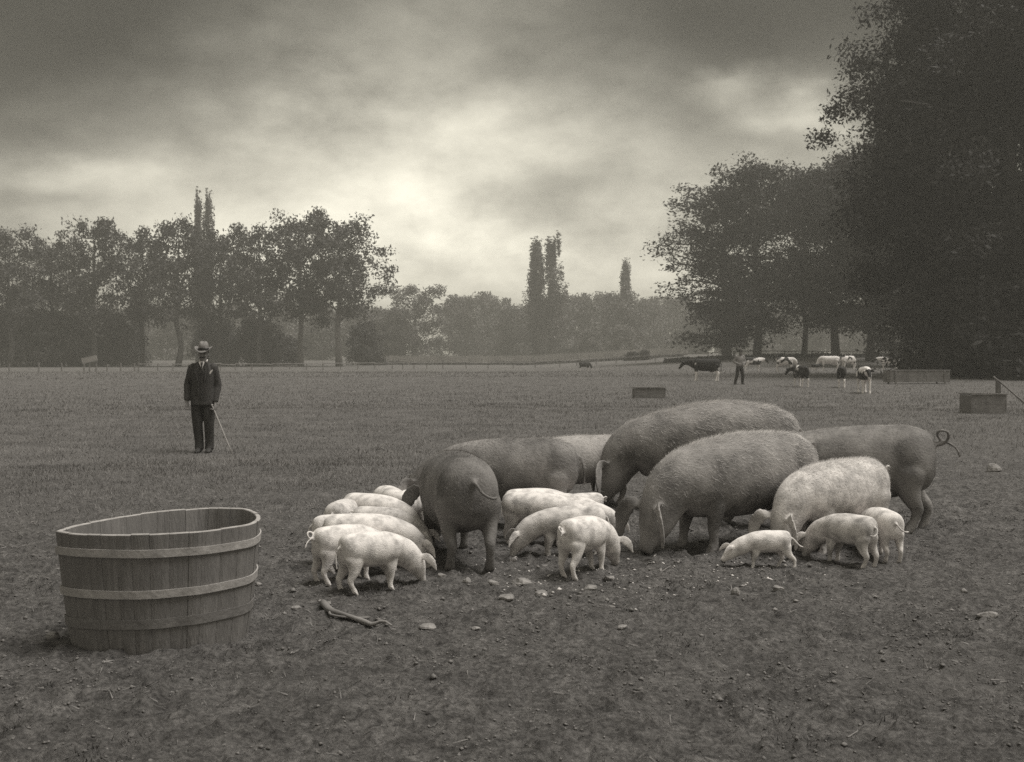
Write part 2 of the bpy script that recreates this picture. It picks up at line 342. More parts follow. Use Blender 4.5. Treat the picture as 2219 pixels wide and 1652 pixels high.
def mk_tree(name, seed, H, R, base, kind, nl, leaf, trunk_r):
    rs = np.random.RandomState(seed); g = Geo(); C = []; SG = []
    top = H * .90; wob = rs.normal(0, .012 * H, (7, 2)); wob[0] = 0
    zs = np.linspace(0, top, 7); tr = trunk_r * np.array([1.35, 1, .9, .75, .55, .33, .10])
    if kind == 'poplar': wob *= .35
    TP = np.column_stack([wob[:, 0], wob[:, 1], zs]); tube(g, TP, tr, 10, 2, np.array([1, 0, 0.]))
    at = lambda z: np.array([np.interp(z, zs, TP[:, 0]), np.interp(z, zs, TP[:, 1]), z])
    nlimb = {'oak': 30, 'beech': 64, 'dome': 24, 'poplar': 34, 'willow': 16}[kind]
    for i in range(nlimb):
        t = (i + rs.uniform(.1, .9)) / nlimb; z0 = base + (top - base) * t ** .95 * .95; az = i * 2.4 + rs.normal(0, .35)
        tt = (z0 - base) / (H - base)
        if kind == 'oak': rad = R * (.55 + .6 * math.sin(math.pi * min(1, tt * .95 + .12)) ** .8) * rs.uniform(.55, 1.1) * (1 - .45 * tt ** 4); rise = .10 * H * rs.uniform(.2, 1.6)
        elif kind == 'beech': rad = R * (math.sqrt(max(.03, 1 - (max(0, tt - .30) / .74) ** 2)) if tt > .3 else .82 + .6 * tt) * rs.uniform(.62, 1.08); rise = H * (rs.uniform(-.07, .07) if tt < .4 else rs.uniform(.0, .15))
        elif kind == 'dome': rad = R * math.sqrt(max(.05, 1 - (max(tt, .0) * .98) ** 2.2)) * rs.uniform(.6, 1.08); rise = H * .05 * rs.uniform(-.6, 1.6)
        elif kind == 'willow': rad = R * rs.uniform(.5, 1.1); rise = .16 * H * rs.uniform(.2, 1.7)
        else: rad = R * (1 - .85 * tt) * rs.uniform(.4, 1.0) * (.55 + .45 * min(1, tt * 5)); rise = .16 * H * rs.uniform(.6, 1.2)
        p0 = at(z0); tip = p0 + np.array([math.cos(az) * rad, math.sin(az) * rad, rise]); tip[2] = min(tip[2], H * (1.0 - .10 * (rad / R) ** 2))
        mid = (p0 + tip) / 2 + np.array([0, 0, .06 * rad * (1 if kind != 'beech' else 1.4)]) + rs.normal(0, .04 * rad, 3)
        tr0 = max(.05, np.interp(z0, zs, tr) * .42); tube(g, [p0, mid, tip], [tr0, tr0 * .6, tr0 * .18], 5, 2)
        nsub = {'oak': 5, 'beech': 6, 'dome': 7, 'poplar': 4, 'willow': 5}[kind]
        for j in range(nsub):
            s = rs.uniform(.30 if kind != 'beech' else .22, 1.02); q = p0 * (1 - s) ** 2 + 2 * mid * s * (1 - s) + tip * s * s
            off = rs.normal(0, 1, 3) * {'oak': .17 * R, 'beech': .10 * R, 'dome': .17 * R, 'poplar': .16 * R, 'willow': .14 * R}[kind]
            if kind == 'beech': off[2] *= .8
            c = q + off * (.5 + .5 * s); c[2] = max(c[2], base * .8 + .2); c = q + (c - q) * (.45 if tt > .7 else 1.)
            C.append(c)
            tap = (1.15 - .85 * tt) if kind == 'poplar' else 1.
            if kind in ('oak', 'willow') and j < 3: tube(g, [q, (q + c) / 2 + rs.normal(0, .1, 3), c], [tr0 * .35, tr0 * .22, .02], 4, 1)
            sg = {'oak': (.115 * R, .115 * R, .085 * R), 'beech': (.125 * R, .125 * R, .062 * R), 'dome': (.13 * R, .13 * R, .11 * R), 'poplar': (.13 * R, .13 * R, .055 * H), 'willow': (.12 * R, .12 * R, .12 * R)}[kind]
            SG.append(np.array(sg) * np.array([tap, tap, 1]) * rs.uniform(.6, 1.2))
    C = np.array(C); SG = np.array(SG); per = max(4, int(nl / len(C)))
    V = leaves(C, SG, per, leaf, rs, .35 if kind == 'beech' else 0., .8 if kind == 'beech' else None)
    V[:, 2] = np.maximum(V[:, 2], .05)
    return g.mesh(name + '_trunk'), mesh_np(name + '_crown', V, np.arange(len(V)).reshape(-1, 4))
PROTO = {}
for i in range(4): PROTO['oak', i] = mk_tree('oak', 20 + i, 26, 8.0, 7.0, 'oak', 10500, .31, .52)
for i in range(3): PROTO['beech', i] = mk_tree('beech', 40 + i, 26, 9.0, (2.2, 4.4, 5.4)[i], 'beech', 25000, .27, .55)
for i in range(2): PROTO['deep', i] = mk_tree('deep_beech', 50 + i, 25, 10.0, (5.2, .6)[i], 'beech', 120000, .19, .6)
for i in range(4): PROTO['dome', i] = mk_tree('wood_tree', 60 + i, 20, 9.5, .4, 'dome', 20000, .40, .4)
for i in range(2): PROTO['poplar', i] = mk_tree('poplar', 70 + i, 32, 3.2, 1.5, 'poplar', 9000, .27, .5)
PROTO['willow', 0] = mk_tree('forked_tree', 80, 24, 8.5, 3.0, 'willow', 9000, .36, .55)
PROTO['shrub', 0] = mk_tree('shrub', 90, 7, 5.0, .2, 'dome', 11000, .26, .2)
PROTO['shrub', 1] = mk_tree('shrub_b', 91, 7, 5.0, .2, 'dome', 11000, .26, .2)
def plant(name, kind, i, u, D, hs, ws, leafm, label, catg='tree', group=None, rz=None, barkm=None, base_v=None, lean=0):
    x = X_at(u, D); z = float(macro(x, D)) - .12
    t = thing(name, label, catg, (x, D, z), rz if rz is not None else (u * 1.7 + i) % 6.28, group); t.scale = (ws, ws, hs)
    tm, cm = PROTO[kind, i]
    for nm, me, ma in (('trunk', tm, barkm or M_bark), ('crown', cm, leafm)):
        o = obj(nm, me, None, t)
        if not me.materials: me.materials.append(ma)
        o.material_slots[0].link = 'OBJECT'; o.material_slots[0].material = ma
    return t
# left-hand oak clump beyond the fence: (u, D, height scale, width scale, proto)
GL = 'tall trees of the left-hand clump'
oaks = [(20, 178, .90, .80, 0, 'tall airy tree cut by the left edge of the picture'), (112, 186, .86, .72, 1, 'thin crowned tree near the left edge, second tree of the left clump'),
        (205, 182, .98, .78, 2, 'broad tree with sky gaps left of the man, third of the left clump'), (308, 190, .93, .66, 3, 'slender open crowned tree just left of the hatted man'),
        (385, 184, .98, .84, 0, 'flat topped dense tree rising directly behind the hatted man'), (478, 192, .94, .72, 1, 'tree right of the twin poplar tips in the left clump'),
        (562, 186, .95, .78, 2, 'tree in the right half of the left clump, two trunks left of its right end'), (652, 190, 1.06, .86, 3, 'tallest tree of the left clump with a pale trunk'),
        (735, 186, 1.0, .95, 0, 'rightmost tree of the left clump, pale straight trunk and reaching right branches')]
for (u, D, hs, ws, i, lab) in oaks:
    plant('field_tree', 'oak', i, u, D, hs, ws, M_leaf_oak, lab, 'tree', GL, None, M_bark_pale if u > 600 else M_bark)
GU = 'dark undergrowth below the left-hand clump'
for (u, D, hs, ws, i, lab) in [(30, 190, 1.5, 1.4, 0, 'dark shrub mass at the far left edge behind the post fence'), (120, 186, 1.35, 1.3, 1, 'dark shrub behind the fence posts, second from the left edge'),
        (215, 190, 1.4, 1.2, 0, 'dark shrub under the third tree of the left clump'), (280, 200, 1.1, .6, 1, 'dark shrub left of the gap between trunks'), (475, 200, 1.2, .9, 0, 'dark shrub right of the hatted man under the trees'),
        (560, 196, 1.2, 1.0, 1, 'dark shrub below the middle of the left clump'), (615, 205, .8, .8, 0, 'dark shrub left of the pale straight trunks'),
        (790, 205, 1.15, .75, 0, 'low shrub right of the last trunk of the left clump')]:
    plant('understory_shrub', 'shrub', i, u, D, hs, ws, M_leaf_oak, lab, 'shrub', GU)
# right-hand beeches
GR = 'beeches behind the cows'
for (u, D, hs, ws, i, lab) in [(1575, 150, .97, 1.02, 0, 'leftmost beech behind the cows with sweeping low branches'), (1640, 146, 1.08, .90, 1, 'beech with rounded top above the farmhand, second of the right clump'),
        (1742, 152, 1.04, .62, 2, 'beech with gaps of sky, third of the right clump'), (1812, 142, 1.06, .85, 1, 'beech above the white cow, fourth of the right clump'),
        (1885, 136, 1.06, .85, 2, 'beech with twin trunks above the grazing cows right of the white cow'), (1965, 118, 1.04, .95, 0, 'dark beech between the twin trunks and the huge right edge tree')]:
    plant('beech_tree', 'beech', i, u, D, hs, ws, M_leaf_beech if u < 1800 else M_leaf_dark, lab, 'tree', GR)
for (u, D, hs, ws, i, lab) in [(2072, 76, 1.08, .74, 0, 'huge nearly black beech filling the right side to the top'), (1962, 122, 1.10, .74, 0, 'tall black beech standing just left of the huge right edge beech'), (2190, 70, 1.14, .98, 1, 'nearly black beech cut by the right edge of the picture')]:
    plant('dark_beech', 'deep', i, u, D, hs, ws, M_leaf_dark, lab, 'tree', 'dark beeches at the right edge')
# far wood
GW = 'trees of the hazy far wood'
rw = random.Random(8)
far = [(60, 330, 19), (170, 350, 20), (300, 340, 18), (390, 330, 17), (500, 345, 19), (610, 340, 19), (700, 335, 18), (790, 330, 17.5), (850, 300, 15), (1000, 360, 21.5), (1062, 380, 23.5), (1120, 345, 18),
       (1175, 380, 21), (1245, 350, 20.5), (1300, 372, 21), (1345, 330, 19.5), (1405, 360, 19.5), (1465, 390, 21), (1530, 360, 18), (1610, 350, 17), (1690, 360, 17), (1770, 350, 18), (1850, 370, 17), (1930, 350, 18), (2030, 345, 18)]
words = ['behind the left edge trees', 'seen through the second and third trees at left', 'glimpsed left of the hatted man', 'glimpsed in the gap beside the hatted man', 'behind the left clump, right of the man', 'behind the middle of the left clump', 'glimpsed between the pale trunks',
         'just right of the left clump', 'in front of the forked tree', 'right of the forked tree', 'forming the rounded hump left of the poplars', 'in the dip left of the twin poplars', 'directly behind the twin poplars', 'just right of the twin poplars', 'between the twin and the single poplar',
         'below the single poplar', 'right of the single poplar', 'meeting the beeches at their left', 'behind the black cow', 'behind the farmhand', 'between the beech trunks left of the white cow', 'seen under the beeches above the white cow', 'seen under the beeches right of the white cow', 'behind the rightmost piebald cow', 'behind the dark right edge tree']
for k, ((u, D, h), w_) in enumerate(zip(far, words)):
    plant('wood_tree', 'dome', k % 4, u, D, h / 20, rw.uniform(.85, 1.15), M_leaf_wood2 if k % 3 == 1 else M_leaf_wood, 'hazy rounded tree of the far wood ' + w_, 'tree', GW)
for (u, D, hs, ws, i, lab) in [(2075, 84, .75, .8, 0, 'black shrub under the huge dark beech'), (2195, 66, .9, 1.0, 1, 'black shrub at the right edge behind the pale pole')]:
    plant('understory_shrub', 'shrub', i, u, D, hs, ws, M_leaf_dark, lab, 'shrub', 'dark shrubs at the right edge')
plant('forked_tree', 'willow', 0, 900, 290, .90, .92, M_leaf_wood, 'taller forked tree standing before the far wood right of the left clump')
plant('small_round_tree', 'shrub', 0, 1278, 300, 1.15, .75, M_leaf_wood2, 'small pale round tree between the poplars at the wood edge')
plant('small_round_tree', 'shrub', 1, 1350, 300, 1.2, 1.0, M_leaf_wood2, 'low spreading pale tree below the single poplar')
plant('poplar_tree', 'poplar', 0, 1163, 300, 1.0, 1.65, M_leaf_poplar, 'left one of the two tall poplars in the middle distance', 'tree', 'tall poplars')
plant('poplar_tree', 'poplar', 1, 1197, 298, 1.03, 1.65, M_leaf_poplar, 'right one of the two tall poplars, slightly taller', 'tree', 'tall poplars')
plant('poplar_tree', 'poplar', 0, 1355, 330, .86, 1.25, M_leaf_poplar, 'single poplar tip rising above the far wood', 'tree', 'tall poplars', 2.1)
plant('poplar_tree', 'poplar', 1, 430, 245, 1.16, .9, M_leaf_wood, 'left one of two poplar tips above the left clump', 'tree', 'tall poplars', .4)  # both tips: lighter leaf colour painted in to look veiled by haze
plant('poplar_tree', 'poplar', 0, 449, 247, 1.16, .75, M_leaf_wood, 'right one of two poplar tips above the left clump', 'tree', 'tall poplars', 4.)
def strip(name, u0, u1, D, h, n, size, mat_, label, catg, blades=False, dz=0, kind=None, depth=2.0):
    rs = np.random.RandomState(int(u0)); u = rs.uniform(u0, u1, n); y = D + rs.uniform(-depth, depth, n); x = (u * K - W / 2) / F * y; z = macro(x, y) + dz
    if blades:
        V = np.empty((n, 3, 3)); b = np.stack([x, y, z], -1); V[:] = b[:, None]; V[:, 0, 0] -= size; V[:, 1, 0] += size; V[:, 2, 2] += h * rs.uniform(.5, 1.2, n); V[:, 2, 0] += rs.normal(0, .1 * h, n)
        me = mesh_np(name, V.reshape(-1, 3), np.arange(3 * n).reshape(-1, 3))
    else:
        hh = h * (.45 + 1.0 * fbm(x * .35, y * 0, 1.0, 3, u0)); c = np.stack([x, y, z + rs.rand(n) * hh], -1); V = leaves(c, np.full((n, 3), .08), 1, size, rs); me = mesh_np(name, V, np.arange(len(V)).reshape(-1, 4))
    tag(obj(name, me, mat_), label, catg, None, kind)
strip('reeds', 790, 1490, 262, 1.5, 14000, .10, M_reed, 'pale strip of tall dry grass along the foot of the wood', 'reeds', True, 0, 'stuff')
strip('hedge', 1120, 1480, 205, .55, 5000, .18, M_leaf_oak, 'low dark hedge behind the rail fence in the middle distance', 'hedge', dz=0)
strip('hedge', 780, 1120, 212, .5, 3500, .22, M_leaf_oak, 'low ragged hedge behind the fence right of the left clump', 'hedge')
strip('hedge', 1440, 2010, 150, .55, 9000, .16, M_leaf_dark, 'dark low bank of growth under the beeches', 'hedge')
plant('bush', 'shrub', 0, 1372, 190, .24, .30, M_leaf_oak, 'left one of two small dark bushes by the fence left of the beeches', 'bush', 'small bushes by the fence')
plant('bush', 'shrub', 1, 1396, 188, .27, .22, M_leaf_oak, 'right one of two small dark bushes by the fence left of the beeches', 'bush', 'small bushes by the fence')

# ------------------------------------------------------------------ fence
def plank_mesh(name, L, w, t):
    g = Geo(); loft(g, [(0, 0, 0, w, t), (L / 2, 0, 0, w * .96, t), (L, 0, 0, w, t)], lat=np.array([0, 1, 0.]), n=6, sub=1); return g.mesh(name, False)
def post_mesh(name, r, h):
    g = Geo(); tube(g, [(0, 0, -.3), (0, 0, h * .5), (0.01, 0, h)], [r, r * .97, r * .9], 7, 1, np.array([1, 0, 0.])); return g.mesh(name, False)
def build_fence(name, us, Df, label, h, rails, r=.075):
    f = thing(name, label, 'fence', (X_at(us[0], Df(us[0])), Df(us[0]), 0)); base = f.location
    pm = post_mesh('post', r, h); pts = []
    for k, u in enumerate(us):
        D = Df(u); x = X_at(u, D); z = float(macro(x, D)); pts.append((x, D, z))
        p = obj('post', pm, M_fence, f, (x - base.x, D - base.y, z)); p.rotation_euler = (rw.uniform(-.04, .04), rw.uniform(-.05, .05), rw.uniform(0, 3)); p.scale = (1, 1, rw.uniform(.88, 1.1))
    rm = plank_mesh('rail', 1, .05, .065)
    for a, b in zip(pts[:-1], pts[1:]):
        for hz in rails:
            d = Vector(b) - Vector(a); o = obj('rail', rm, M_fence, f, (a[0] - base.x, a[1] - base.y - r - .02, a[2] + hz + rw.uniform(-.05, .05)))
            o.rotation_euler = Vector((d.x, d.y, d.z + rw.uniform(-.09, .09))).to_track_quat('X', 'Z').to_euler(); o.scale = (d.length + .12, 1, 1)
Dl = lambda u: float(np.interp(u, [0, 330, 900, 1300, 1480, 1700, 2000], [132, 138, 158, 168, 166, 152, 142]))
build_fence('post_fence', [20, 84, 134, 182, 208, 232, 262, 292], Dl, 'row of stout wooden posts without rails at the left of the field edge', 1.02, [], .10)
us = [300, 342, 375, 408, 440, 478, 510, 546, 590, 628, 664, 700, 738, 775, 812, 850, 873, 897, 925, 960, 1010, 1058, 1112, 1160, 1213, 1250, 1292, 1335, 1378, 1420, 1468]
build_fence('rail_fence', us, Dl, 'long low post and rail fence across the far side of the field', .98, [.86])
build_fence('rail_fence', [1478, 1535, 1590, 1645, 1700, 1760, 1820, 1880, 1945, 1990, 2035], Dl, 'rail fence on the bank behind the cows', .95, [.85])

# ------------------------------------------------------------------ tub
def build_tub():
    px = [(158, 372), (300, 325), (500, 285), (740, 240), (1000, 203), (1300, 178), (1500, 163), (1700, 168), (1850, 175), (1940, 205), (1980, 240), (1960, 275), (1890, 308), (1700, 340), (1470, 370), (1270, 385), (1000, 402), (700, 405), (400, 398), (230, 385)]
    RH = .66; P = []
    for (a, b) in px:
        x = (150 + a / 2.219) / 4; y = (1950 + b / 2.219) / 4; D = (CH - RH) * F / (y - HY); P.append(((x - W / 2) / F * D, D, 0))
    P = np.array(P); Q = cat(np.vstack([P, P[:1]]), 8)[:-1, :2]
    d = np.r_[0, np.cumsum(np.linalg.norm(np.diff(np.vstack([Q, Q[:1]]), axis=0), axis=1))]; per = d[-1]; QQ = np.vstack([Q, Q[:1]])
    cen = Q.mean(0); at = lambda s: np.array([np.interp(s % per, d, QQ[:, 0]), np.interp(s % per, d, QQ[:, 1])])
    z0 = gz(*cen) - .03
    root = thing('wooden_tub', 'large open wooden stave tub with pale hoops standing at the left', 'tub', (cen[0], cen[1], z0))
    taper = lambda z: .865 + .135 * (z / RH) ** .8
    def pt(s, z, ins=0.):
        p = at(s) - cen; e = at(s + .01) - at(s - .01); nrm = np.array([e[1], -e[0]]); nrm /= np.linalg.norm(nrm) + 1e-9
        if nrm.dot(p) < 0: nrm = -nrm
        q = p * taper(z) - nrm * ins; return (q[0], q[1], z)
    rng = random.Random(4); n = 34; cuts = [0]
    for i in range(n): cuts.append(cuts[-1] + rng.uniform(.7, 1.35))
    cuts = [c * per / cuts[-1] for c in cuts]
    for i in range(n):
        a, b = cuts[i] + .0007, cuts[i + 1] - .0007; top = RH + rng.uniform(-.003, .003); o_ = rng.uniform(-.002, .002); th = .026
        m = max(2, int((b - a) / .02)); V = []; Fs = []; zz = [0, .16, .36, .55, top - .004, top]
        for j in range(m + 1):
            s = a + (b - a) * j / m; ed = .0025 if j in (0, m) else 0
            for z in zz: V.append(pt(s, z, o_ + ed + (.0025 if z == top else 0)))
            for z in reversed(zz): V.append(pt(s, z, th + o_ - (.0025 if z == top else 0)))
        k = 2 * len(zz)
        for j in range(m):
            for q in range(k): Fs.append((j * k + q, j * k + (q + 1) % k, (j + 1) * k + (q + 1) % k, (j + 1) * k + q))
        Fs.append(tuple(range(k))); Fs.append(tuple(m * k + q for q in reversed(range(k))))
        me = bpy.data.meshes.new('stave'); me.from_pydata(V, [], Fs); me.materials.append(M_wood if rng.random() < .6 else M_wood2); me.materials.append(M_rim)
        for p in me.polygons:
            if all(me.vertices[v].co.z > top - .0052 for v in p.vertices): p.material_index = 1
        me.update(); obj('stave', me, None, root)
    for (za, zb, ma, nm) in ((.535, .578, M_hoop, 'hoop'), (.318, .362, M_hoop, 'hoop'), (.148, .200, M_hoop_dark, 'hoop')):
        m = 110; V = []; Fs = []
        for j in range(m):
            s = per * j / m; w = .004 * math.sin(s * 3 + za * 9)
            pr = .0115 if ma is M_hoop else .0070; V += [pt(s, za + w, -.0035), pt(s, zb + w, -.0035), pt(s, zb + w, -pr), pt(s, za + w, -pr)]
        for j in range(m):
            q = (j + 1) % m
            for k in range(4): Fs.append((4 * j + k, 4 * j + (k + 1) % 4, 4 * q + (k + 1) % 4, 4 * q + k))
        me = bpy.data.meshes.new('hoop'); me.from_pydata(V, [], Fs); me.update(); obj(nm, me, ma, root)
    m = 60; V = [pt(per * j / m, .07, .02) for j in range(m)] + [pt(per * j / m, .045, .02) for j in range(m)]
    Fs = [tuple(range(m)), tuple(reversed(range(m, 2 * m)))] + [(j, (j + 1) % m, m + (j + 1) % m, m + j) for j in range(m)]
    me = bpy.data.meshes.new('floor'); me.from_pydata(V, [], Fs); me.update(); obj('tub_floor', me, M_wood, root)
build_tub()

# ------------------------------------------------------------------ pigs
def skin(name, d, l, sc_=4., bmp=.3, bs=55, ct=(.36, .64)):
    return new_mat(name, d, l, sc_, 9, .85, bmp, bs, (1, 1, 1), .12, 'Object', ct)
M_sow = skin('dusty_sow_skin', .12, .31, 3.2); M_sow_pale = skin('pale_sow_skin', .30, .45); M_sow_dark = skin('dark_dusty_skin', .10, .22, 3.2)
M_piglet = skin('piglet_skin', .36, .80, 12, .35, 150, (.30, .56)); M_piglet_b = skin('piglet_skin_dusty', .28, .72, 11, .35, 150, (.32, .60)); M_gilt = skin('young_pig_skin', .38, .72, 9)
M_hair = new_mat('pale_bristles', .38, .58, 5, 2, .7); M_hair_dim = new_mat('dusty_bristles', .22, .36, 5, 2, .7); M_hair_white = new_mat('white_bristles', .62, .8, 5, 2, .7)  # on the two biggest sows the pale bristles paint in the back highlight
M_eye = new_mat('dark_eye', .01, .02, 5, 1, .3)
BODY = [(-.79, .70, .03, .05), (-.765, .70, .13, .17), (-.70, .70, .205, .245), (-.58, .695, .26, .295), (-.40, .69, .272, .308), (-.15, .668, .302, .332), (.10, .66, .31, .334), (.32, .655, .295, .318), (.50, .645, .268, .292), (.64, .625, .235, .262)]
HEADS = {'down': [(.78, .575, .20, .232), (.90, .485, .168, .20), (.985, .385, .150, .172), (1.045, .29, .130, .142), (1.09, .205, .098, .104), (1.125, .125, .073, .070), (1.15, .07, .064, .058), (1.162, .04, .060, .05)],
         'deep': [(.76, .545, .20, .235), (.84, .435, .168, .20), (.89, .33, .150, .172), (.93, .24, .130, .14), (.965, .165, .098, .10), (1.0, .10, .073, .070), (1.02, .055, .064, .056), (1.035, .035, .058, .046)],
         'low': [(.80, .585, .2, .225), (.94, .52, .168, .19), (1.05, .44, .15, .168), (1.14, .36, .126, .135), (1.22, .29, .092, .095), (1.29, .225, .068, .066), (1.325, .195, .060, .055)],
         'level': [(.80, .64, .2, .225), (.94, .655, .168, .19), (1.05, .635, .15, .168), (1.14, .58, .126, .135), (1.22, .52, .092, .095), (1.29, .47, .068, .066), (1.33, .445, .060, .055)]}
def pig(name, u, D, head_deg, H, label, group, Ls=1., G=1., head='down', yaw=0., swing=(0, 0, 0, 0), ear='lop', arch=0., tail='curl', baby=False, mat_=None, hair=None, nh=0, hl=.045, slope=0., eye=False, vox=None, hm=None):
    vox = vox or (.0052 if baby else .0125); g = Geo(); x = X_at(u, D); th = math.radians(head_deg)
    mem = .085 if baby else (-.055 if H > .76 else -.01)
    up = lambda X_: arch * math.exp(-((X_ + .15) / .42) ** 2) - slope * X_
    hs = 1.13 if baby else 1.0
    rows = []
    for (bx, zc, w, h) in BODY:
        t_, b_ = zc + h + up(bx), zc - h + mem * smooth(bx, -.8, -.4) + up(bx) * .5
        rows.append([bx * Ls, 0, (t_ + b_) / 2, w * G * (.93 if baby else 1), (t_ - b_) / 2])
    nb = .64 * Ls; hd = []
    for (hx, zc, w, h) in HEADS[head]:
        dx = (hx - .64); yy = yaw * min(1, dx / .35); fx, fy = nb + dx * math.cos(yy), dx * math.sin(yy)
        lowf = smooth(dx, 0, .5); zz = zc + up(.64) * (1 - lowf); hd.append([fx, fy, zz if head != 'level' else zc, w * (1 + (hs - 1) * lowf), h * (1 + (hs - 1) * lowf)])
    lat = np.array([0, 1, 0.]); R = rows + hd; Rc = cat(R, 6)
    lats = []
    for r_ in Rc:
        k = yaw * min(1, max(0, (r_[0] - nb) / .3)); lats.append([-math.sin(k), math.cos(k), 0])
    loft(g, R, lat=np.array(lats), n=52, p=2.15, sub=6)
    lw = (.165 * G if not baby else .135 * G)
    lh = 1.0
    for s, sw in ((1, swing[0]), (-1, swing[1])):       # hind legs (left, right)
        e = (-.60 if not baby else -.63) * Ls; j = [(e + .08, s * lw * .55, .80, .02, .04), (e + .075, s * lw * .72, .73, .08, .12), (e + .075 + sw * .1, s * lw * .95, .58, .136 if not baby else .108, .175), (e + .05 + sw * .3, s * lw * 1.04, .43, .085 if not baby else .076, .118), (e + .0 + sw * .5, s * lw * 1.05, .32, .058, .078), (e - .045 + sw * .7, s * lw * .97, .245, .046, .060), (e - .03 + sw * .85, s * lw, .155, .037, .042), (e + .0 + sw, s * lw, .08, .043, .046), (e + .02 + sw, s * lw, .045, .047, .05)]
        loft(g, j, lat=lat, n=20, sub=4)
        for q in (-1, 1): tube(g, [(e + .0 + sw, s * lw + q * .014, .07), (e + .035 + sw, s * lw + q * .022, .03), (e + .055 + sw, s * lw + q * .024, -.012)], [.030, .030, .026], 8, 2, lat)
    for s, sw in ((1, swing[2]), (-1, swing[3])):       # front legs
        e = .44 * Ls; j = [(e - .02, s * lw * .55, .78, .02, .05), (e - .02, s * lw * .80, .66, .08 if baby else .115, .13 if baby else .16), (e - .03, s * lw * 1.0, .46, .092 if not baby else .075, .115), (e - .02 + sw * .4, s * lw * 1.05, .34, .066, .080), (e + .0 + sw * .7, s * lw, .225, .050, .055), (e + .0 + sw * .9, s * lw, .14, .040, .042), (e + .0 + sw, s * lw, .075, .041, .044), (e + .02 + sw, s * lw, .045, .046, .05)]
        loft(g, j, lat=lat, n=20, sub=4)
        for q in (-1, 1): tube(g, [(e + .0 + sw, s * lw + q * .014, .07), (e + .03 + sw, s * lw + q * .022, .03), (e + .05 + sw, s * lw + q * .024, -.012)], [.030, .030, .026], 8, 2, lat)
    # ears: follow the head's own direction
    hr = np.array([[h_[0], h_[1], h_[2]] for h_ in hd]); poll = hr[1] * .55 + hr[2] * .45; fw = hr[4] - hr[1]; fw /= np.linalg.norm(fw); sd_ = np.array([-math.sin(yaw), math.cos(yaw), 0]); upv = np.cross(fw, sd_); upv *= np.sign(upv[2]) if abs(upv[2]) > .1 else np.sign(upv[0])
    et = max(.013, vox / H * 1.2)
    for s in (1, -1):
        b0 = poll + sd_ * s * .115 * hs + upv * .12
        if ear == 'lop':
            pts = [b0, b0 + sd_ * s * .08 + fw * .03 + upv * .06, b0 + sd_ * s * .155 + fw * .12 + upv * .05, b0 + sd_ * s * .19 + fw * .23 + upv * .0, b0 + sd_ * s * .185 + fw * .33 - upv * .05]
            wd = [.045, .08, .085, .06, .015]
        elif ear == 'up':
            pts = [b0, b0 + sd_ * s * .05 + upv * .08, b0 + sd_ * s * .09 + upv * .17 + fw * .02, b0 + sd_ * s * .10 + upv * .26 + fw * .05]; wd = [.05, .095, .07, .012]
        else:
            pts = [b0, b0 + sd_ * s * .07 + fw * .06 + upv * .055, b0 + sd_ * s * .125 + fw * .18 + upv * .07, b0 + sd_ * s * .16 + fw * .34 + upv * .04]; wd = [.045, .08, .072, .010]
        la = (upv * .45 + sd_ * s * .75 if ear == 'lop' else upv * .85 + sd_ * s * .42) if ear != 'up' else fw * .3 + sd_ * s
        la = np.cross(fw, la) if ear == 'up' else la
        loft(g, [(*p, w, et) for p, w in zip(pts, wd)], lat=la, n=10)
    # tail
    b = np.array([-.775 * Ls, 0, .80 + up(-.77)]); tr = max(.018 if baby else .016, vox / H * (1.55 if baby else 1.3))
    T = {'curl': [(0, 0, 0), (-.06, .0, -.02), (-.11, .03, .03), (-.10, .06, .085), (-.05, .065, .08), (-.045, .03, .03), (-.08, .0, -.01), (-.13, -.01, -.06)],
         'bigcurl': [(0, 0, 0), (-.07, .0, .0), (-.12, .04, .07), (-.09, .08, .13), (-.02, .07, .12), (-.04, .0, .05), (-.14, -.04, 0), (-.20, -.06, -.05), (-.23, -.07, -.13)],
         'hang': [(0, 0, 0), (-.045, 0, -.03), (-.07, .02, -.12), (-.075, .0, -.22), (-.07, -.01, -.32)],
         'side': [(0, 0, 0), (-.06, -.01, -.02), (-.09, -.06, -.09), (-.09, -.13, -.13), (-.07, -.20, -.13)],
         'sidel': [(0, 0, 0), (-.06, .01, -.02), (-.09, .07, -.09), (-.09, .15, -.12), (-.06, .22, -.10)],
         'straight': [(0, 0, 0), (-.07, 0, -.03), (-.15, 0, -.12), (-.24, 0, -.20), (-.31, 0, -.215)],
         'hook': [(0, 0, 0), (-.05, 0, -.06), (-.07, 0, .02), (-.04, .02, .10), (.03, .03, .10), (.06, .03, .06)]}[tail]
    tr_ = [tr * 1.5] + [tr * (1.15 - .35 * i / len(T)) for i in range(1, len(T))]
    tube(g, [b + np.array(p) * (.95 if baby and 'curl' in tail else 1.15 if baby else 1) for p in T], tr_, 8, 3)
    g.v = [(p[0] * H, p[1] * H, p[2] * H) for p in g.v]
    zg = macro(x, D) + float(np.mean([ground_z(x + dx_, D + dy_) - macro(x, D) for dx_ in (-.2, 0, .2) for dy_ in (-.2, 0, .2)])) - .012
    o = obj(name, g.mesh(name), mat_, None, (x, D, float(zg)), th); tag(o, label, 'piglet' if baby else 'pig', group)
    queue(o, vox, 8 if not baby else 12); PIGS.append((o, nh, hl, hm, H))
    if eye:
        for s in (1, -1):
            p = hr[3] + sd_ * s * .118 + upv * .055; e = Geo(); ball(e, p * H, np.array([.016, .016, .016]) * H); obj('eye', e.mesh('eye'), M_eye, o)
    return o
PIGS = []
GS, GP = 'large pigs feeding', 'white piglets feeding among the sows'
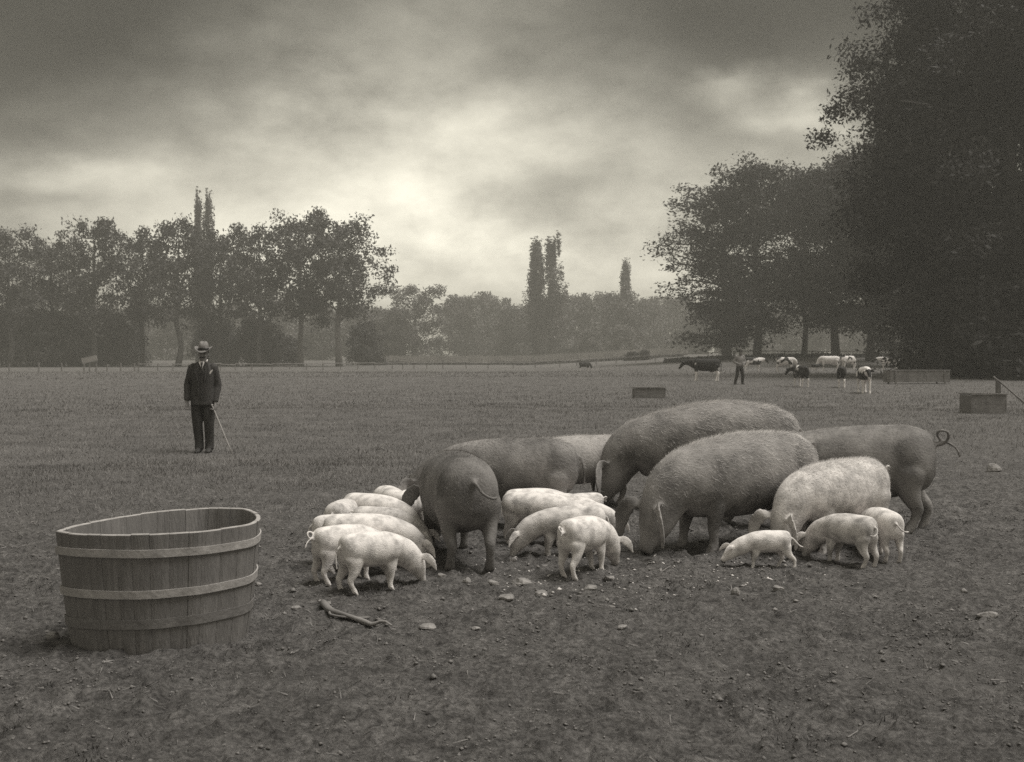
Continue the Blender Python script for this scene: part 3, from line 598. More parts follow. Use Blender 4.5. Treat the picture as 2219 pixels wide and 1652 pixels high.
pig('sow', 990, 8.6, 104, .86, 'dark dusty sow seen from behind, nearest of the big pigs, drooping tail', GS, Ls=.95, G=1.0, tail='side', mat_=M_sow_dark, nh=6000, hl=.022, hm=M_hair_dim, swing=(.02, -.06, 0, .05))
pig('sow', 1100, 10.15, 176, .83, 'dusty sow broadside behind the rear-view sow, small hanging tail at right', GS, tail='hang', mat_=M_sow, nh=9000, hl=.04, hm=M_hair_dim)
pig('sow', 1248, 11.6, 196, .75, 'pale pig with only its back showing between two larger sows', GS, mat_=M_sow_pale, nh=6000, hl=.04, hm=M_hair)
pig('sow', 1538, 11.5, 181, 1.03, 'biggest bristly sow with high arched back at the rear of the group', GS, head='deep', arch=.075, tail='hang', mat_=M_sow, nh=13000, hl=.055, hm=M_hair, Ls=1.14)
pig('sow', 1606, 9.25, 209, .93, 'large bristly sow feeding head down at the front centre with a drooping ear', GS, head='deep', arch=.03, tail='hook', mat_=M_sow, nh=10000, hl=.045, hm=M_hair, swing=(0, 0, -.02, .06), Ls=1.06)
pig('sow', 1838, 10.05, 164, .955, 'smooth backed sow at the right with a big curly tail', GS, tail='bigcurl', mat_=M_sow, nh=9000, hl=.025, hm=M_hair_dim, swing=(.05, -.10, 0, 0), slope=.06)
pig('young_pig', 1815, 9.15, 214, .735, 'pale half-grown pig with shaggy coat feeding in front of the right sow', GS, head='deep', mat_=M_gilt, nh=10000, hl=.03, hm=M_hair, Ls=.95, vox=.010, slope=-.0)
B = dict(baby=True, ear='pig', group=GP, nh=0)
pig('piglet', 806, 7.45, 36, .405, 'front left piglet, whole side visible, snout on the ground, nearest to the branch', mat_=M_piglet, tail='hang', eye=True, swing=(-.05, .06, .08, -.05), Ls=.74, **B)
pig('piglet', 748, 7.78, 40, .405, 'piglet half hidden behind the front left one, curled tail at its left', mat_=M_piglet, tail='bigcurl', swing=(0, .05, 0, 0), Ls=.78, **B)
pig('piglet', 790, 8.15, 9, .435, 'long bodied piglet third back on the left, long back and ear at right', mat_=M_piglet, tail='sidel', Ls=.88, **B)
pig('piglet', 762, 8.52, 16, .385, 'piglet whose rump just shows above the long bodied piglet', mat_=M_piglet, tail='hang', **B)
pig('piglet', 746, 9.2, 78, .41, 'piglet seen from behind at the far left of the litter', mat_=M_piglet_b, tail='hang', Ls=.85, **B)
pig('piglet', 812, 9.28, -26, .445, 'broad piglet behind the left heap with its side to the camera', mat_=M_piglet, tail='hang', Ls=.85, **B)
pig('piglet', 830, 8.88, -16, .385, 'smaller piglet nestled below the broad one, left of the dark sow', mat_=M_piglet_b, tail='curl', Ls=.85, **B)
pig('piglet', 842, 10.05, 112, .42, 'rounded piglet rump at the back of the left litter', mat_=M_piglet, tail='curl', Ls=.9, **B)
pig('piglet', 888, 9.95, 72, .40, 'piglet mostly hidden by the left edge of the rear-view sow', mat_=M_piglet, tail='curl', Ls=.85, **B)
pig('piglet', 1168, 9.2, -14, .445, 'piglet with its rump against the right side of the rear-view sow', mat_=M_piglet, tail='hang', Ls=.9, **B)
pig('piglet', 1232, 8.68, 186, .405, 'piglet facing left with a pale pointed ear, behind the curly tailed one', mat_=M_piglet_b, tail='hang', Ls=.92, **B)
pig('piglet', 1162, 9.62, 20, .43, 'piglet whose back arches just above the one beside the rear-view sow', mat_=M_piglet, tail='hang', Ls=.85, **B)
pig('piglet', 1228, 9.62, -24, .385, 'piglet in the middle of the central heap with only its back showing', mat_=M_piglet, tail='curl', Ls=.85, **B)
pig('piglet', 1256, 9.36, 12, .365, 'small piglet at the right of the central heap with face towards the sow', mat_=M_piglet, tail='curl', Ls=.8, **B)
pig('piglet', 1258, 9.95, 196, .34, 'piglet at the back of the central heap showing one upright ear', mat_=M_piglet, tail='curl', Ls=.8, head='level', baby=True, ear='up', group=GP, nh=0)
pig('piglet', 1266, 8.02, 52, .435, 'front centre piglet with a curled tail and ear hanging at right', mat_=M_piglet, tail='curl', swing=(.03, -.04, .10, 0), Ls=.72, **B)
pig('piglet', 1662, 8.3, 181, .285, 'smallest piglet walking left in front of the big sow', mat_=M_piglet, tail='straight', head='low', swing=(-.20, .15, .05, -.02), Ls=.80, eye=True, **B)
pig('piglet', 1838, 8.42, 130, .40, 'piglet facing left and away below the half-grown pig', mat_=M_piglet_b, tail='sidel', Ls=.72, swing=(.03, -.03, 0, 0), **B)
pig('piglet', 1911, 8.66, 92, .40, 'rightmost piglet seen from behind with its tail swung right', mat_=M_piglet, tail='side', Ls=.9, **B)

# ------------------------------------------------------------------ cows
def cow_mat(name, thr, seed, soft=.02, dk=.03, lt=.78, legz=.48):
    ma = bpy.data.materials.new(name); ma.use_nodes = True; nt = ma.node_tree; N = nt.nodes; Lk = nt.links
    b = N['Principled BSDF']; b.inputs['Roughness'].default_value = .7; b.inputs['Specular IOR Level'].default_value = .2
    tc = N.new('ShaderNodeTexCoord'); mp = N.new('ShaderNodeMapping'); mp.inputs['Location'].default_value = (seed * 1.3, seed * .7, seed * 2.1); Lk.new(tc.outputs['Object'], mp.inputs[0])
    no = N.new('ShaderNodeTexNoise'); no.inputs['Scale'].default_value = 1.7; no.inputs['Detail'].default_value = 2; Lk.new(mp.outputs[0], no.inputs['Vector'])
    sp = N.new('ShaderNodeSeparateXYZ'); Lk.new(tc.outputs['Object'], sp.inputs[0])
    lg = N.new('ShaderNodeMapRange'); lg.inputs[1].default_value = legz; lg.inputs[2].default_value = legz - .12; Lk.new(sp.outputs[2], lg.inputs[0])
    ad = N.new('ShaderNodeMath'); Lk.new(no.outputs[0], ad.inputs[0]); Lk.new(lg.outputs[0], ad.inputs[1])
    cr = N.new('ShaderNodeValToRGB'); cr.color_ramp.elements[0].position = thr - soft; cr.color_ramp.elements[1].position = thr + soft
    cr.color_ramp.elements[0].color = tint(dk); cr.color_ramp.elements[1].color = tint(lt); Lk.new(ad.outputs[0], cr.inputs[0]); Lk.new(cr.outputs[0], b.inputs['Base Color']); return ma
CB = [(-.64, .80, .03, .06), (-.61, .80, .13, .15), (-.50, .77, .18, .215), (-.25, .715, .215, .27), (.08, .70, .215, .275), (.33, .735, .19, .25), (.50, .76, .135, .205)]
CHD = {'up': [(.66, .86, .09, .15), (.80, .97, .072, .11), (.90, 1.0, .074, .095), (1.0, .93, .066, .08), (1.09, .84, .05, .056), (1.14, .79, .046, .045)],
       'graze': [(.64, .68, .09, .145), (.76, .49, .074, .11), (.83, .32, .074, .09), (.88, .19, .062, .072), (.92, .08, .046, .048), (.93, .04, .04, .04)],
       'fwd': [(.66, .80, .09, .145), (.80, .80, .074, .105), (.91, .78, .074, .09), (1.01, .69, .064, .076), (1.09, .59, .05, .055), (1.13, .53, .045, .045)]}
def cow(name, u, D, deg, H, label, catg, ma, head='graze', group='cattle on the field', swing=(.04, -.06, .05, -.04), vox=.024, tail='hang', yaw=0., zoff=0):
    g = Geo(); lat = np.array([0, 1, 0.]); R = [[x, 0, z, w, h] for x, z, w, h in CB]
    for (hx, z, w, h) in CHD[head]:
        dx = hx - .5; yy = yaw * min(1, dx / .4); R.append([.5 + dx * math.cos(yy), dx * math.sin(yy), z, w, h])
    loft(g, R, lat=lat, n=18, p=2.3)
    for s, sw in ((1, swing[0]), (-1, swing[1])):
        e = -.50; loft(g, [(e + .02, s * .11, .72, .11, .15), (e + .06, s * .125, .54, .075, .105), (e - .05 + sw * .4, s * .12, .35, .045, .058), (e - .02 + sw * .7, s * .12, .2, .032, .036), (e + .0 + sw, s * .12, .07, .035, .038), (e + .02 + sw, s * .12, -.01, .043, .05)], lat=lat, n=10)
    for s, sw in ((1, swing[2]), (-1, swing[3])):
        e = .38; loft(g, [(e, s * .10, .66, .09, .13), (e, s * .115, .45, .06, .075), (e + sw * .5, s * .115, .26, .042, .046), (e + sw * .8, s * .115, .12, .032, .034), (e + sw, s * .115, .05, .037, .04), (e + .015 + sw, s * .115, -.01, .043, .048)], lat=lat, n=10)
    hr = np.array([r[:3] for r in R[-4:]]); s_ = np.array([-math.sin(yaw), math.cos(yaw), 0]); fw = hr[-1] - hr[0]; fw /= np.linalg.norm(fw); upv = np.cross(fw, s_); upv *= np.sign(upv[2]) if abs(upv[2]) > .1 else 1
    for s in (1, -1):
        b0 = hr[0] + s_ * s * .06 + upv * .03; tube(g, [b0, b0 + s_ * s * .07 + upv * .02, b0 + s_ * s * .13 - upv * .01], [.025, .038, .02], 8, 2)
        b0 = hr[0] + s_ * s * .04 + upv * .07; tube(g, [b0, b0 + s_ * s * .06 + upv * .05, b0 + s_ * s * .08 + upv * .10 + fw * .03], [.022, .019, .016], 7, 2)
    tl = [(-.62, 0, .92), (-.67, 0, .85), (-.69, .01, .65), (-.68, .02, .45), (-.68, .02, .33)] if tail == 'hang' else [(-.62, 0, .92), (-.70, 0, .86), (-.78, .03, .66), (-.88, .06, .52), (-.96, .07, .48)]
    tube(g, tl, [.03, .022, .02, .024, .018], 7, 2)
    if H > 1.15: ball(g, (-.30, 0, .44), (.11, .09, .08))
    g.v = [(p[0] * H, p[1] * H, p[2] * H) for p in g.v]
    x = X_at(u, D); o = obj(name, g.mesh(name), ma, None, (x, D, float(macro(x, D)) + zoff), math.radians(deg)); tag(o, label, catg, group); queue(o, vox, 3); return o
Mb1, Mb2, Mb3, Mw = cow_mat('black_coat', .70, 1.0, legz=.55), cow_mat('piebald_coat', .52, 4.4, legz=.55), cow_mat('piebald_coat_b', .50, 8.1, legz=.6), new_mat('white_coat', .68, .82, 3, 4, .8)
Mdk, Mdk2, Mpale = cow_mat('dark_calf_coat', .80, 2.0, legz=.32), cow_mat('dark_coat_white_shins', .66, 6.0, legz=.42), new_mat('pale_calf_coat', .30, .45, 4, 4, .8)
def patch(o_, x0, x1, y, z0, z1, ma=None):
    pass
cow('black_cow', 1528, 61, 172, 1.27, 'black cow with white legs facing left beside the farmhand', 'cow', Mb1, 'fwd')
cow('piebald_cow', 1632, 92, 8, 1.22, 'black and white cow directly behind the farmhand', 'cow', Mb2, 'fwd')
cow('piebald_cow', 1702, 90, -12, 1.22, 'black and white cow bending its head to the right of the farmhand', 'cow', Mb3, 'graze', tail='out')
cow('dark_calf', 1735, 51, 98, 1.02, 'dark shaggy young cow seen from behind, nearest right of the farmhand', 'cow', Mdk2, 'fwd', yaw=.5)
cow('white_cow', 1797, 96, 172, 1.30, 'white cow grazing to the left among the piebald ones', 'cow', Mw, 'graze')
cow('resting_calf', 1768, 94, 10, .62, 'small dark calf at the feet of the white cow', 'calf', Mdk, 'fwd')
cow('piebald_cow', 1838, 103, 200, 1.30, 'black and white cow touching the rear of the white cow', 'cow', Mb3, 'fwd')
cow('piebald_cow', 1926, 99, 168, 1.25, 'rightmost black and white cow with its tail swinging right', 'cow', Mb2, 'fwd', tail='out')
cow('dark_calf', 1824, 50, 72, 1.0, 'dark young cow with white hind legs seen from behind', 'cow', Mdk2, 'fwd', tail='out')
cow('piebald_calf', 1873, 43.5, 262, 1.10, 'young cow with white blaze and chest walking to the camera', 'cow', Mb2, 'fwd')
cow('dark_calf', 1267, 118, 15, .95, 'small dark calf alone before the fence in the middle distance', 'calf', Mdk, 'graze')
cow('pale_calf', 2041, 118, 255, .92, 'pale calf seen end on beyond the long feed trough', 'calf', Mpale, 'fwd')

# ------------------------------------------------------------------ people
M_suit = new_mat('dark_tweed', .045, .085, 40, 3, .95, .4, 160, (1, 1, 1), .1); M_trous = new_mat('dark_trouser_wool', .04, .07, 40, 3, .95, .4, 160, (1, 1, 1), .1)
M_skin = new_mat('weathered_skin', .16, .24, 14, 4, .65); M_white = new_mat('white_linen', .68, .8, 20, 3, .8); M_felt = new_mat('grey_felt', .17, .25, 16, 4, .95); M_band = new_mat('dark_hat_band', .02, .035, 20, 2, .8)
M_shoe = new_mat('dark_leather', .03, .06, 20, 3, .6); M_shirt = new_mat('worn_light_shirt', .18, .28, 14, 4, .9); M_hairm = new_mat('dark_hair', .02, .04, 20, 3, .8); M_cane = new_mat('pale_cane', .36, .48, 12, 3, .6)
M_vest = new_mat('dark_waistcoat', .04, .075, 40, 3, .95, .3, 150, (1, 1, 1), .1)
def hand(g, wrist, down, side, front, sgn, curl=1.0, s=1.0):
    """palm + five curled fingers; down: forearm direction, front: palm normal direction"""
    w, d, l, f = map(lambda q: np.asarray(q, float), (wrist, down, side, front))
    loft(g, [(*(w - d * .02 * s), .028 * s, .022 * s), (*(w + d * .03 * s), .036 * s, .021 * s), (*(w + d * .085 * s), .042 * s, .018 * s), (*(w + d * .10 * s), .040 * s, .014 * s)], lat=l, n=10)
    for i, (q, L) in enumerate(((-.031, .072), (-.010, .082), (.011, .078), (.031, .062))):
        a = w + d * .092 * s + l * q * s; p = [a]; ang = .25
        for k, seg in enumerate((.42, .33, .25)):
            ang += (.55, .85, .6)[k] * curl; p.append(p[-1] + (d * math.cos(ang) + f * math.sin(ang)) * L * seg * s)
        tube(g, p, [.0098 * s, .0095 * s, .009 * s, .0075 * s], 8, 2)
    a = w + d * .03 * s - l * .030 * s * sgn; tube(g, [a, a + (d * .03 - l * .018 * sgn + f * .016) * s, a + (d * .058 - l * .016 * sgn + f * .036) * s, a + (d * .078 - l * .004 * sgn + f * .044) * s], [.014 * s, .0125 * s, .011 * s, .008 * s], 8, 2)
def person(u, D, rz, label, P, vox=.0062):
    x = X_at(u, D); root = thing('person', label, 'person', (x, D, gz(x, D) - .012), rz)
    LX = np.array([1, 0, 0.]); g = Geo()
    hx, hy, hz = P['head']                             # head centre; faces -Y
    # head: vertical loft with face shape
    loft(g, [(hx, hy + .01, hz - .20, .055, .058), (hx, hy + .012, hz - .13, .054, .060), (hx, hy - .006, hz - .108, .045, .066), (hx, hy - .016, hz - .085, .056, .085), (hx, hy - .008, hz - .05, .066, .094), (hx, hy, hz, .074, .099), (hx, hy + .006, hz + .05, .075, .098), (hx, hy + .01, hz + .09, .06, .08), (hx, hy + .01, hz + .115, .02, .03)], lat=LX, n=20)
    fy = hy - .104; tube(g, [(hx, fy + .012, hz + .012), (hx, fy - .004, hz - .012), (hx, fy - .016, hz - .032), (hx, fy + .006, hz - .040)], [.010, .012, .0145, .010], 8, 2)
    for s in (1, -1):
        tube(g, [(hx + s * .062, fy + .022, hz + .022), (hx + s * .032, fy + .006, hz + .026), (hx + s * .006, fy + .006, hz + .020)], [.008, .0105, .008], 8, 2)       # brow
        ball(g, (hx + s * .040, fy + .026, hz - .028), (.020, .018, .018), 8); ball(g, (hx + s * .076, hy + .008, hz - .010), (.010, .018, .032), 8)                # cheek, ear
    tube(g, [(hx - .026, fy + .020, hz - .066), (hx, fy + .010, hz - .066), (hx + .026, fy + .020, hz - .066)], [.006, .009, .006], 8, 2); ball(g, (hx, fy + .022, hz - .098), (.022, .018, .016), 8)
    # torso, limbs below the clothes
    loft(g, [(0, .01, .80, .15, .10), (0, .01, .95, .145, .10), (0, 0, 1.10, .14, .095), (0, 0, 1.28, .165, .105), (0, .005, 1.40, .155, .085), (hx * .6, hy * .6, 1.47, .07, .06), (hx, hy + .01, hz - .14, .052, .055)], lat=LX, n=16)
    for s in ('l', 'r'):
        a, b, c = P['arm_' + s]; tube(g, [a, b, c], [.055, .045, .028], 10, 3, LX)
        kd = np.array(c) - np.array(b); kd /= np.linalg.norm(kd); hd = P['hand_' + s]; hand(g, np.array(c) + kd * .015, kd, hd[0], hd[1], hd[2], hd[3])
        a, b, c = P['leg_' + s]; tube(g, [a, b, c], [.085, .058, .042], 12, 3, LX)
        tube(g, [(c[0], c[1] + .03, .055), (c[0], c[1] - .05, .045), (c[0], c[1] - .15, .03)], [.035, .036, .025], 8, 2, LX)
    queue(obj('body', g.mesh('body'), M_skin, root), vox, 2)
    hg = Geo(); loft(hg, [(hx, hy + .035, hz - .075, .062, .07), (hx, hy + .028, hz - .03, .074, .080), (hx, hy + .022, hz + .03, .079, .088), (hx, hy + .018, hz + .085, .068, .085), (hx, hy + .014, hz + .122, .03, .04)], lat=LX, n=18); obj('hair', hg.mesh('hair'), M_hairm, root)
    for s in (1, -1):
        e = Geo(); ball(e, (hx + s * .032, fy + .0205, hz + .004), (.012, .010, .007), 8); obj('eye', e.mesh('eye'), M_eye, root)
    if P.get('moustache'):
        m = Geo(); tube(m, [(hx - .044, fy + .016, hz - .060), (hx - .018, fy - .004, hz - .049), (hx, fy - .008, hz - .047), (hx + .018, fy - .004, hz - .049), (hx + .044, fy + .016, hz - .060)], [.004, .010, .009, .010, .004], 8, 3, np.array([0, 0, 1.])); obj('moustache', m.mesh('moustache'), M_hairm, root)
    # trousers
    g = Geo(); loft(g, [(0, .01, P['hip'] + .16, .172, .118), (0, .01, P['hip'] + .05, .185, .128), (0, .012, P['hip'] - .06, .175, .12)], lat=LX, n=18)
    for s in ('l', 'r'):
        a, b, c = [np.array(q, float) for q in P['leg_' + s]]
        loft(g, [(*a, .10, .115), (*(a * .5 + b * .5), .096, .108), (*b, .080, .088), (*(b * .5 + c * .5 + np.array([0, .012, 0])), .074, .082), (*(c + np.array([0, 0, .03])), .070, .080), (*(c + np.array([0, -.012, -.045])), .072, .088)], lat=LX, n=16)
        sh = Geo(); loft(sh, [(c[0], c[1] + .07, .05, .026, .035), (c[0], c[1] + .05, .05, .04, .05), (c[0], c[1] - .02, .055, .045, .055), (c[0] * 1.05, c[1] - .10, .04, .048, .038), (c[0] * 1.08, c[1] - .17, .028, .042, .026), (c[0] * 1.09, c[1] - .205, .022, .02, .018)], lat=LX, n=12); obj('shoe', sh.mesh('shoe'), M_shoe, root)
    queue(obj('trousers', g.mesh('trousers'), P['trouser_mat'], root), vox * 1.5, 4)
    # coat or shirt
    g = Geo(); t = P['torso']; loft(g, [(a, b, z, w, d) for (a, b, z, w, d) in t], lat=LX, n=24, p=2.4)
    for s in ('l', 'r'):
        a, b, c = [np.array(q, float) for q in P['arm_' + s]]; k = P['sleeve']
        m1 = a * .5 + b * .5; e = P.get('cuff', 1.)
        cend = b + (c - b) * e
        loft(g, [(*(a * .75 + np.array([0, 0, a[2]]) * .25), .07 * k, .085 * k), (*a, .082 * k, .088 * k), (*m1, .074 * k, .080 * k), (*b, .066 * k, .072 * k), (*(b * .5 + cend * .5), .060 * k, .062 * k), (*cend, .052 * k, .053 * k)], lat=np.array([0, 1, 0.]), n=14)
    queue(obj(P['coat'], g.mesh(P['coat']), P['coat_mat'], root), vox * 1.5, 4)
    return root
def panel(root, name, pts, th, ma, n=None):
    """flat cloth piece: outline points (3D), extruded along -Y by th"""
    k = len(pts); V = [tuple(p) for p in pts] + [(p[0], p[1] + th, p[2]) for p in pts]
    me = bpy.data.meshes.new(name); me.from_pydata(V, [], [tuple(range(k)), tuple(reversed(range(k, 2 * k)))] + [(i, i + k, (i + 1) % k + k, (i + 1) % k) for i in range(k)]); me.update(); return obj(name, me, ma, root)
DN = lambda v: np.array(v, float) / np.linalg.norm(v)
man = dict(head=(.012, -.02, 1.588), moustache=True, hip=.82, trouser_mat=M_trous, coat='jacket', coat_mat=M_suit, sleeve=.88, cuff=.97,
           arm_l=((.165, .0, 1.365), (.228, .03, 1.09), (.205, -.06, .815)), arm_r=((-.165, .0, 1.365), (-.245, .02, 1.10), (-.245, -.05, .835)),
           hand_l=(DN((.35, -.9, 0)), DN((-.9, -.3, 0)), 1, 1.25), hand_r=(DN((-.8, -.6, 0)), DN((.5, -.85, 0)), -1, .9),
           leg_l=((.095, .01, .78), (.100, -.015, .46), (.098, .02, .10)), leg_r=((-.095, .01, .78), (-.085, -.01, .46), (-.062, .015, .10)),
           torso=[(0, .005, .765, .190, .150), (0, .005, .79, .192, .150), (0, .0, .92, .185, .142), (0, -.002, 1.06, .178, .140), (0, 0, 1.20, .186, .142), (0, .004, 1.31, .190, .132), (0, .012, 1.395, .150, .108), (.004, .02, 1.455, .100, .085), (.006, .018, 1.488, .072, .070)])
mx = X_at(441, 17.7)
mr = person(440, 17.75, .06, 'man in dark three-piece suit and felt hat standing in the field', man)
# shirt, collar, tie, lapels, waistcoat, handkerchief
panel(mr, 'shirt_front', [(-.045, -.128, 1.47), (.055, -.128, 1.47), (.035, -.142, 1.41), (.012, -.150, 1.345), (-.012, -.146, 1.40)], .03, M_white)
g = Geo(); m = 20; V = []; Fs = []
for i in range(m):
    a = 2 * math.pi * i / m; c_, s_ = math.cos(a), math.sin(a)
    for (r, z) in ((.069, 1.452 + .012 * -s_), (.064, 1.505 + .012 * (s_ + .3)), (.057, 1.505 + .012 * (s_ + .3)), (.062, 1.452 + .012 * -s_)): V.append((.010 + c_ * r, -.006 + s_ * r * 1.12, z))
for i in range(m):
    q = (i + 1) % m
    for k in range(4): Fs.append((4 * i + k, 4 * i + (k + 1) % 4, 4 * q + (k + 1) % 4, 4 * q + k))
g.add(V, Fs); obj('collar', g.mesh('collar'), M_white, mr)
panel(mr, 'necktie', [(-.012, -.140, 1.462), (.030, -.140, 1.462), (.024, -.148, 1.430), (.018, -.155, 1.36), (.004, -.155, 1.36), (-.004, -.148, 1.430)], .012, M_suit)
panel(mr, 'waistcoat', [(-.055, -.130, 1.42), (.012, -.152, 1.335), (.070, -.130, 1.42), (.075, -.142, 1.2), (.070, -.147, 1.0), (.055, -.150, .915), (.012, -.152, .875), (-.035, -.150, .915), (-.06, -.146, 1.0), (-.065, -.142, 1.2)], .02, M_vest)
for k in range(5):
    b = Geo(); ball(b, (.010, -.154, 1.30 - .085 * k), (.008, .005, .008), 8); obj('button', b.mesh('button'), M_shoe, mr)
for s, pts in ((1, [(.050, -.128, 1.475), (.095, -.126, 1.455), (.118, -.138, 1.335), (.070, -.155, 1.17), (.055, -.157, 1.15), (.060, -.150, 1.3)]), (-1, [(-.030, -.128, 1.475), (-.080, -.126, 1.455), (-.105, -.138, 1.335), (-.062, -.155, 1.17), (-.048, -.157, 1.15), (-.044, -.150, 1.3)])):
    panel(mr, 'lapel', pts if s > 0 else pts[::-1], .014, M_suit)
panel(mr, 'handkerchief', [(.128, -.142, 1.275), (.150, -.142, 1.275), (.165, -.143, 1.305), (.185, -.140, 1.335), (.175, -.141, 1.340), (.150, -.144, 1.325), (.134, -.144, 1.300)], .012, M_white)
def felt_hat(root, hx, hy, z0):
    m = 36; prof = [(.150, .006), (.148, .010), (.120, .004), (.098, .001), (.090, .006), (.087, .04), (.083, .085), (.072, .125), (.055, .142), (.03, .132), (.004, .118)]
    under = [(.004, .108), (.078, .10), (.084, .0), (.098, -.006), (.120, -.003), (.148, .0)]
    V = []; Fs = []
    for (r, z) in prof + under:
        for i in range(m):
            a = 2 * math.pi * i / m; c_, s_ = math.cos(a), math.sin(a); br = max(0, (r - .09) / .06); cr = max(0, z - .07) / .07
            zz = z + br * (.050 * c_ * c_ - .012 * (s_ < 0) * s_ * s_); xx = c_ * r * (.93 - .10 * cr); 
            if z > .1 and r > .02: zz -= .020 * (1 - abs(c_)) * (1 if s_ < 0 else .6); xx *= (1 - .12 * (s_ < -.3))
            yy = s_ * r * 1.10; V.append((hx + xx, hy + yy * .985 - zz * .17, z0 + zz * .985 + yy * .20))
    k = len(prof) + len(under)
    for j in range(k - 1):
        for i in range(m): q = (i + 1) % m; Fs.append((j * m + i, j * m + q, (j + 1) * m + q, (j + 1) * m + i))
    for i in range(m): q = (i + 1) % m; Fs.append(((k - 1) * m + i, (k - 1) * m + q, q, i))
    g = Geo(); g.add(V, Fs); h = obj('hat', g.mesh('hat'), M_felt, root)
    V = []; Fs = []
    for i in range(m):
        a = 2 * math.pi * i / m
        for (r, z) in ((.0905, .006), (.0885, .042), (.084, .042), (.084, .006)): yy = math.sin(a) * r * 1.105; zz = z + .014 * (math.sin(a) < -.8); V.append((hx + math.cos(a) * r * .935, hy + yy * .985 - zz * .17, z0 + zz * .985 + yy * .20))
    for i in range(m):
        q = (i + 1) % m
        for k in range(4): Fs.append((4 * i + k, 4 * i + (k + 1) % 4, 4 * q + (k + 1) % 4, 4 * q + k))
    g = Geo(); g.add(V, Fs); obj('hat_band', g.mesh('hat_band'), M_band, h)
felt_hat(mr, .012, -.012, 1.655)
# cane, held by his left hand
rot = Matrix.Rotation(.06, 4, 'Z'); hl_ = mr.location + rot @ Vector((.185, -.112, .728)); tipx, tipy = hl_.x + .335, hl_.y - .10
g = Geo(); p0 = Vector((0, 0, gz(tipx, tipy) - .01)); pv = Vector((hl_.x - tipx, hl_.y - tipy, hl_.z)); p3 = pv * 1.06
tube(g, [tuple(p0), tuple(p0.lerp(pv, .5)), tuple(pv), tuple(p3)], [.008, .009, .0095, .010], 8, 2); ball(g, tuple(p3), (.017, .017, .015), 8)
tag(obj('walking_cane', g.mesh('walking_cane'), M_cane, None, (tipx, tipy, 0)), 'thin pale walking cane slanting down from the man\'s hand', 'cane')
# farmhand
hand_p = dict(head=(.03, -.03, 1.60), hip=.84, trouser_mat=M_trous, coat='shirt', coat_mat=M_shirt, sleeve=.95, cuff=.55,
              arm_l=((.19, .0, 1.40), (.25, -.03, 1.12), (.10, -.22, .99)), arm_r=((-.19, .0, 1.40), (-.30, .03, 1.13), (-.06, -.24, 1.0)),
              hand_l=(DN((0, 0, 1)), DN((-.5, -.8, 0)), 1, 1.2), hand_r=(DN((0, 0, 1)), DN((.5, -.8, 0)), -1, 1.2),
              leg_l=((.10, .0, .80), (.14, -.06, .46), (.16, .02, .10)), leg_r=((-.10, .0, .80), (-.16, -.03, .46), (-.22, .05, .10)),
              torso=[(0, .0, .90, .172, .122), (0, .0, .96, .180, .128), (0, 0, 1.12, .178, .125), (0, 0, 1.28, .20, .130), (0, .005, 1.39, .185, .105), (.01, .01, 1.455, .095, .078), (.01, .008, 1.475, .072, .066)])
fr = person(1603, 55.0, .25, 'farmhand in light shirt and cap standing beside the black cow', hand_p, vox=.009)
g = Geo(); loft(g, [(.03, -.02, 1.665, .088, .105), (.03, -.018, 1.70, .092, .112), (.03, -.012, 1.735, .07, .09), (.03, -.005, 1.75, .02, .03)], lat=np.array([1, 0, 0.]), n=18); cp = obj('cap', g.mesh('cap'), M_suit, fr)
g = Geo(); loft(g, [(.03, -.09, 1.668, .075, .007), (.03, -.135, 1.66, .068, .006), (.03, -.165, 1.652, .035, .005)], lat=np.array([1, 0, 0.]), n=12); obj('cap_peak', g.mesh('cap_peak'), M_suit, cp)

# ------------------------------------------------------------------ troughs and other field things
def trough(name, u, D, L, w, h, rz, label, ma, top_ma, legs=False):
    x = X_at(u, D); r = thing(name, label, 'trough', (x, D, gz(x, D)), rz); t = .03; rg = random.Random(u)
    def pl(nm, a, mat_):
        g = Geo(); box(g, *a, jit=.004, rng=rg); obj(nm, g.mesh(nm, False), mat_, r)
    z0 = .10 if legs else -.02; hh = (h - z0) / 2
    for k in range(2):
        for s in (-1, 1): pl('plank', (-L / 2, L / 2, s * w / 2 - t / 2, s * w / 2 + t / 2, z0 + k * hh + .004, z0 + (k + 1) * hh - .004), ma)
    for s in (-1, 1): pl('end_board', (s * (L / 2 + t * .6) - t / 2, s * (L / 2 + t * .6) + t / 2, -w / 2 - .02, w / 2 + .02, z0 - .02, h - .015), ma)
    pl('bottom_board', (-L / 2, L / 2, -w / 2 + t, w / 2 - t, z0 + .01, z0 + .04), ma)
    for s in (-1, 1): pl('rim_board', (-L / 2 - .05, L / 2 + .05, s * w / 2 - .04, s * w / 2 + .04, h + .001, h + .028), top_ma)
    if legs:
        for a in (-1, 1):
            for b in (-1, 1): pl('leg', (a * L * .42 - .04, a * L * .42 + .04, b * (w / 2 + t) - .025, b * (w / 2 + t) + .025, -.05, h - .01), ma)
    return r
trough('feed_trough', 1406, 38.8, 1.02, .45, .36, .10, 'small low wooden trough alone in the grass right of centre', M_fence_dark, M_trough_pale)
trough('feed_trough', 1986, 55.5, 3.05, .8, .68, .10, 'long wooden feed trough on legs below the dark right tree', M_fence_dark, M_fence_dark, True)
trough('feed_trough', 2130, 29.2, .90, .6, .50, .08, 'pale rimmed wooden trough in shade at the right edge', M_fence_dark, M_trough_pale)
x, D = X_at(2163, 29.1), 29.1
g = Geo(); box(g, -.05, .05, -.05, .05, -.1, .86); tag(obj('gate_post', g.mesh('gate_post', False), M_fence_dark, None, (x, D, gz(x, D))), 'short dark post standing at the end of the right edge trough', 'post')
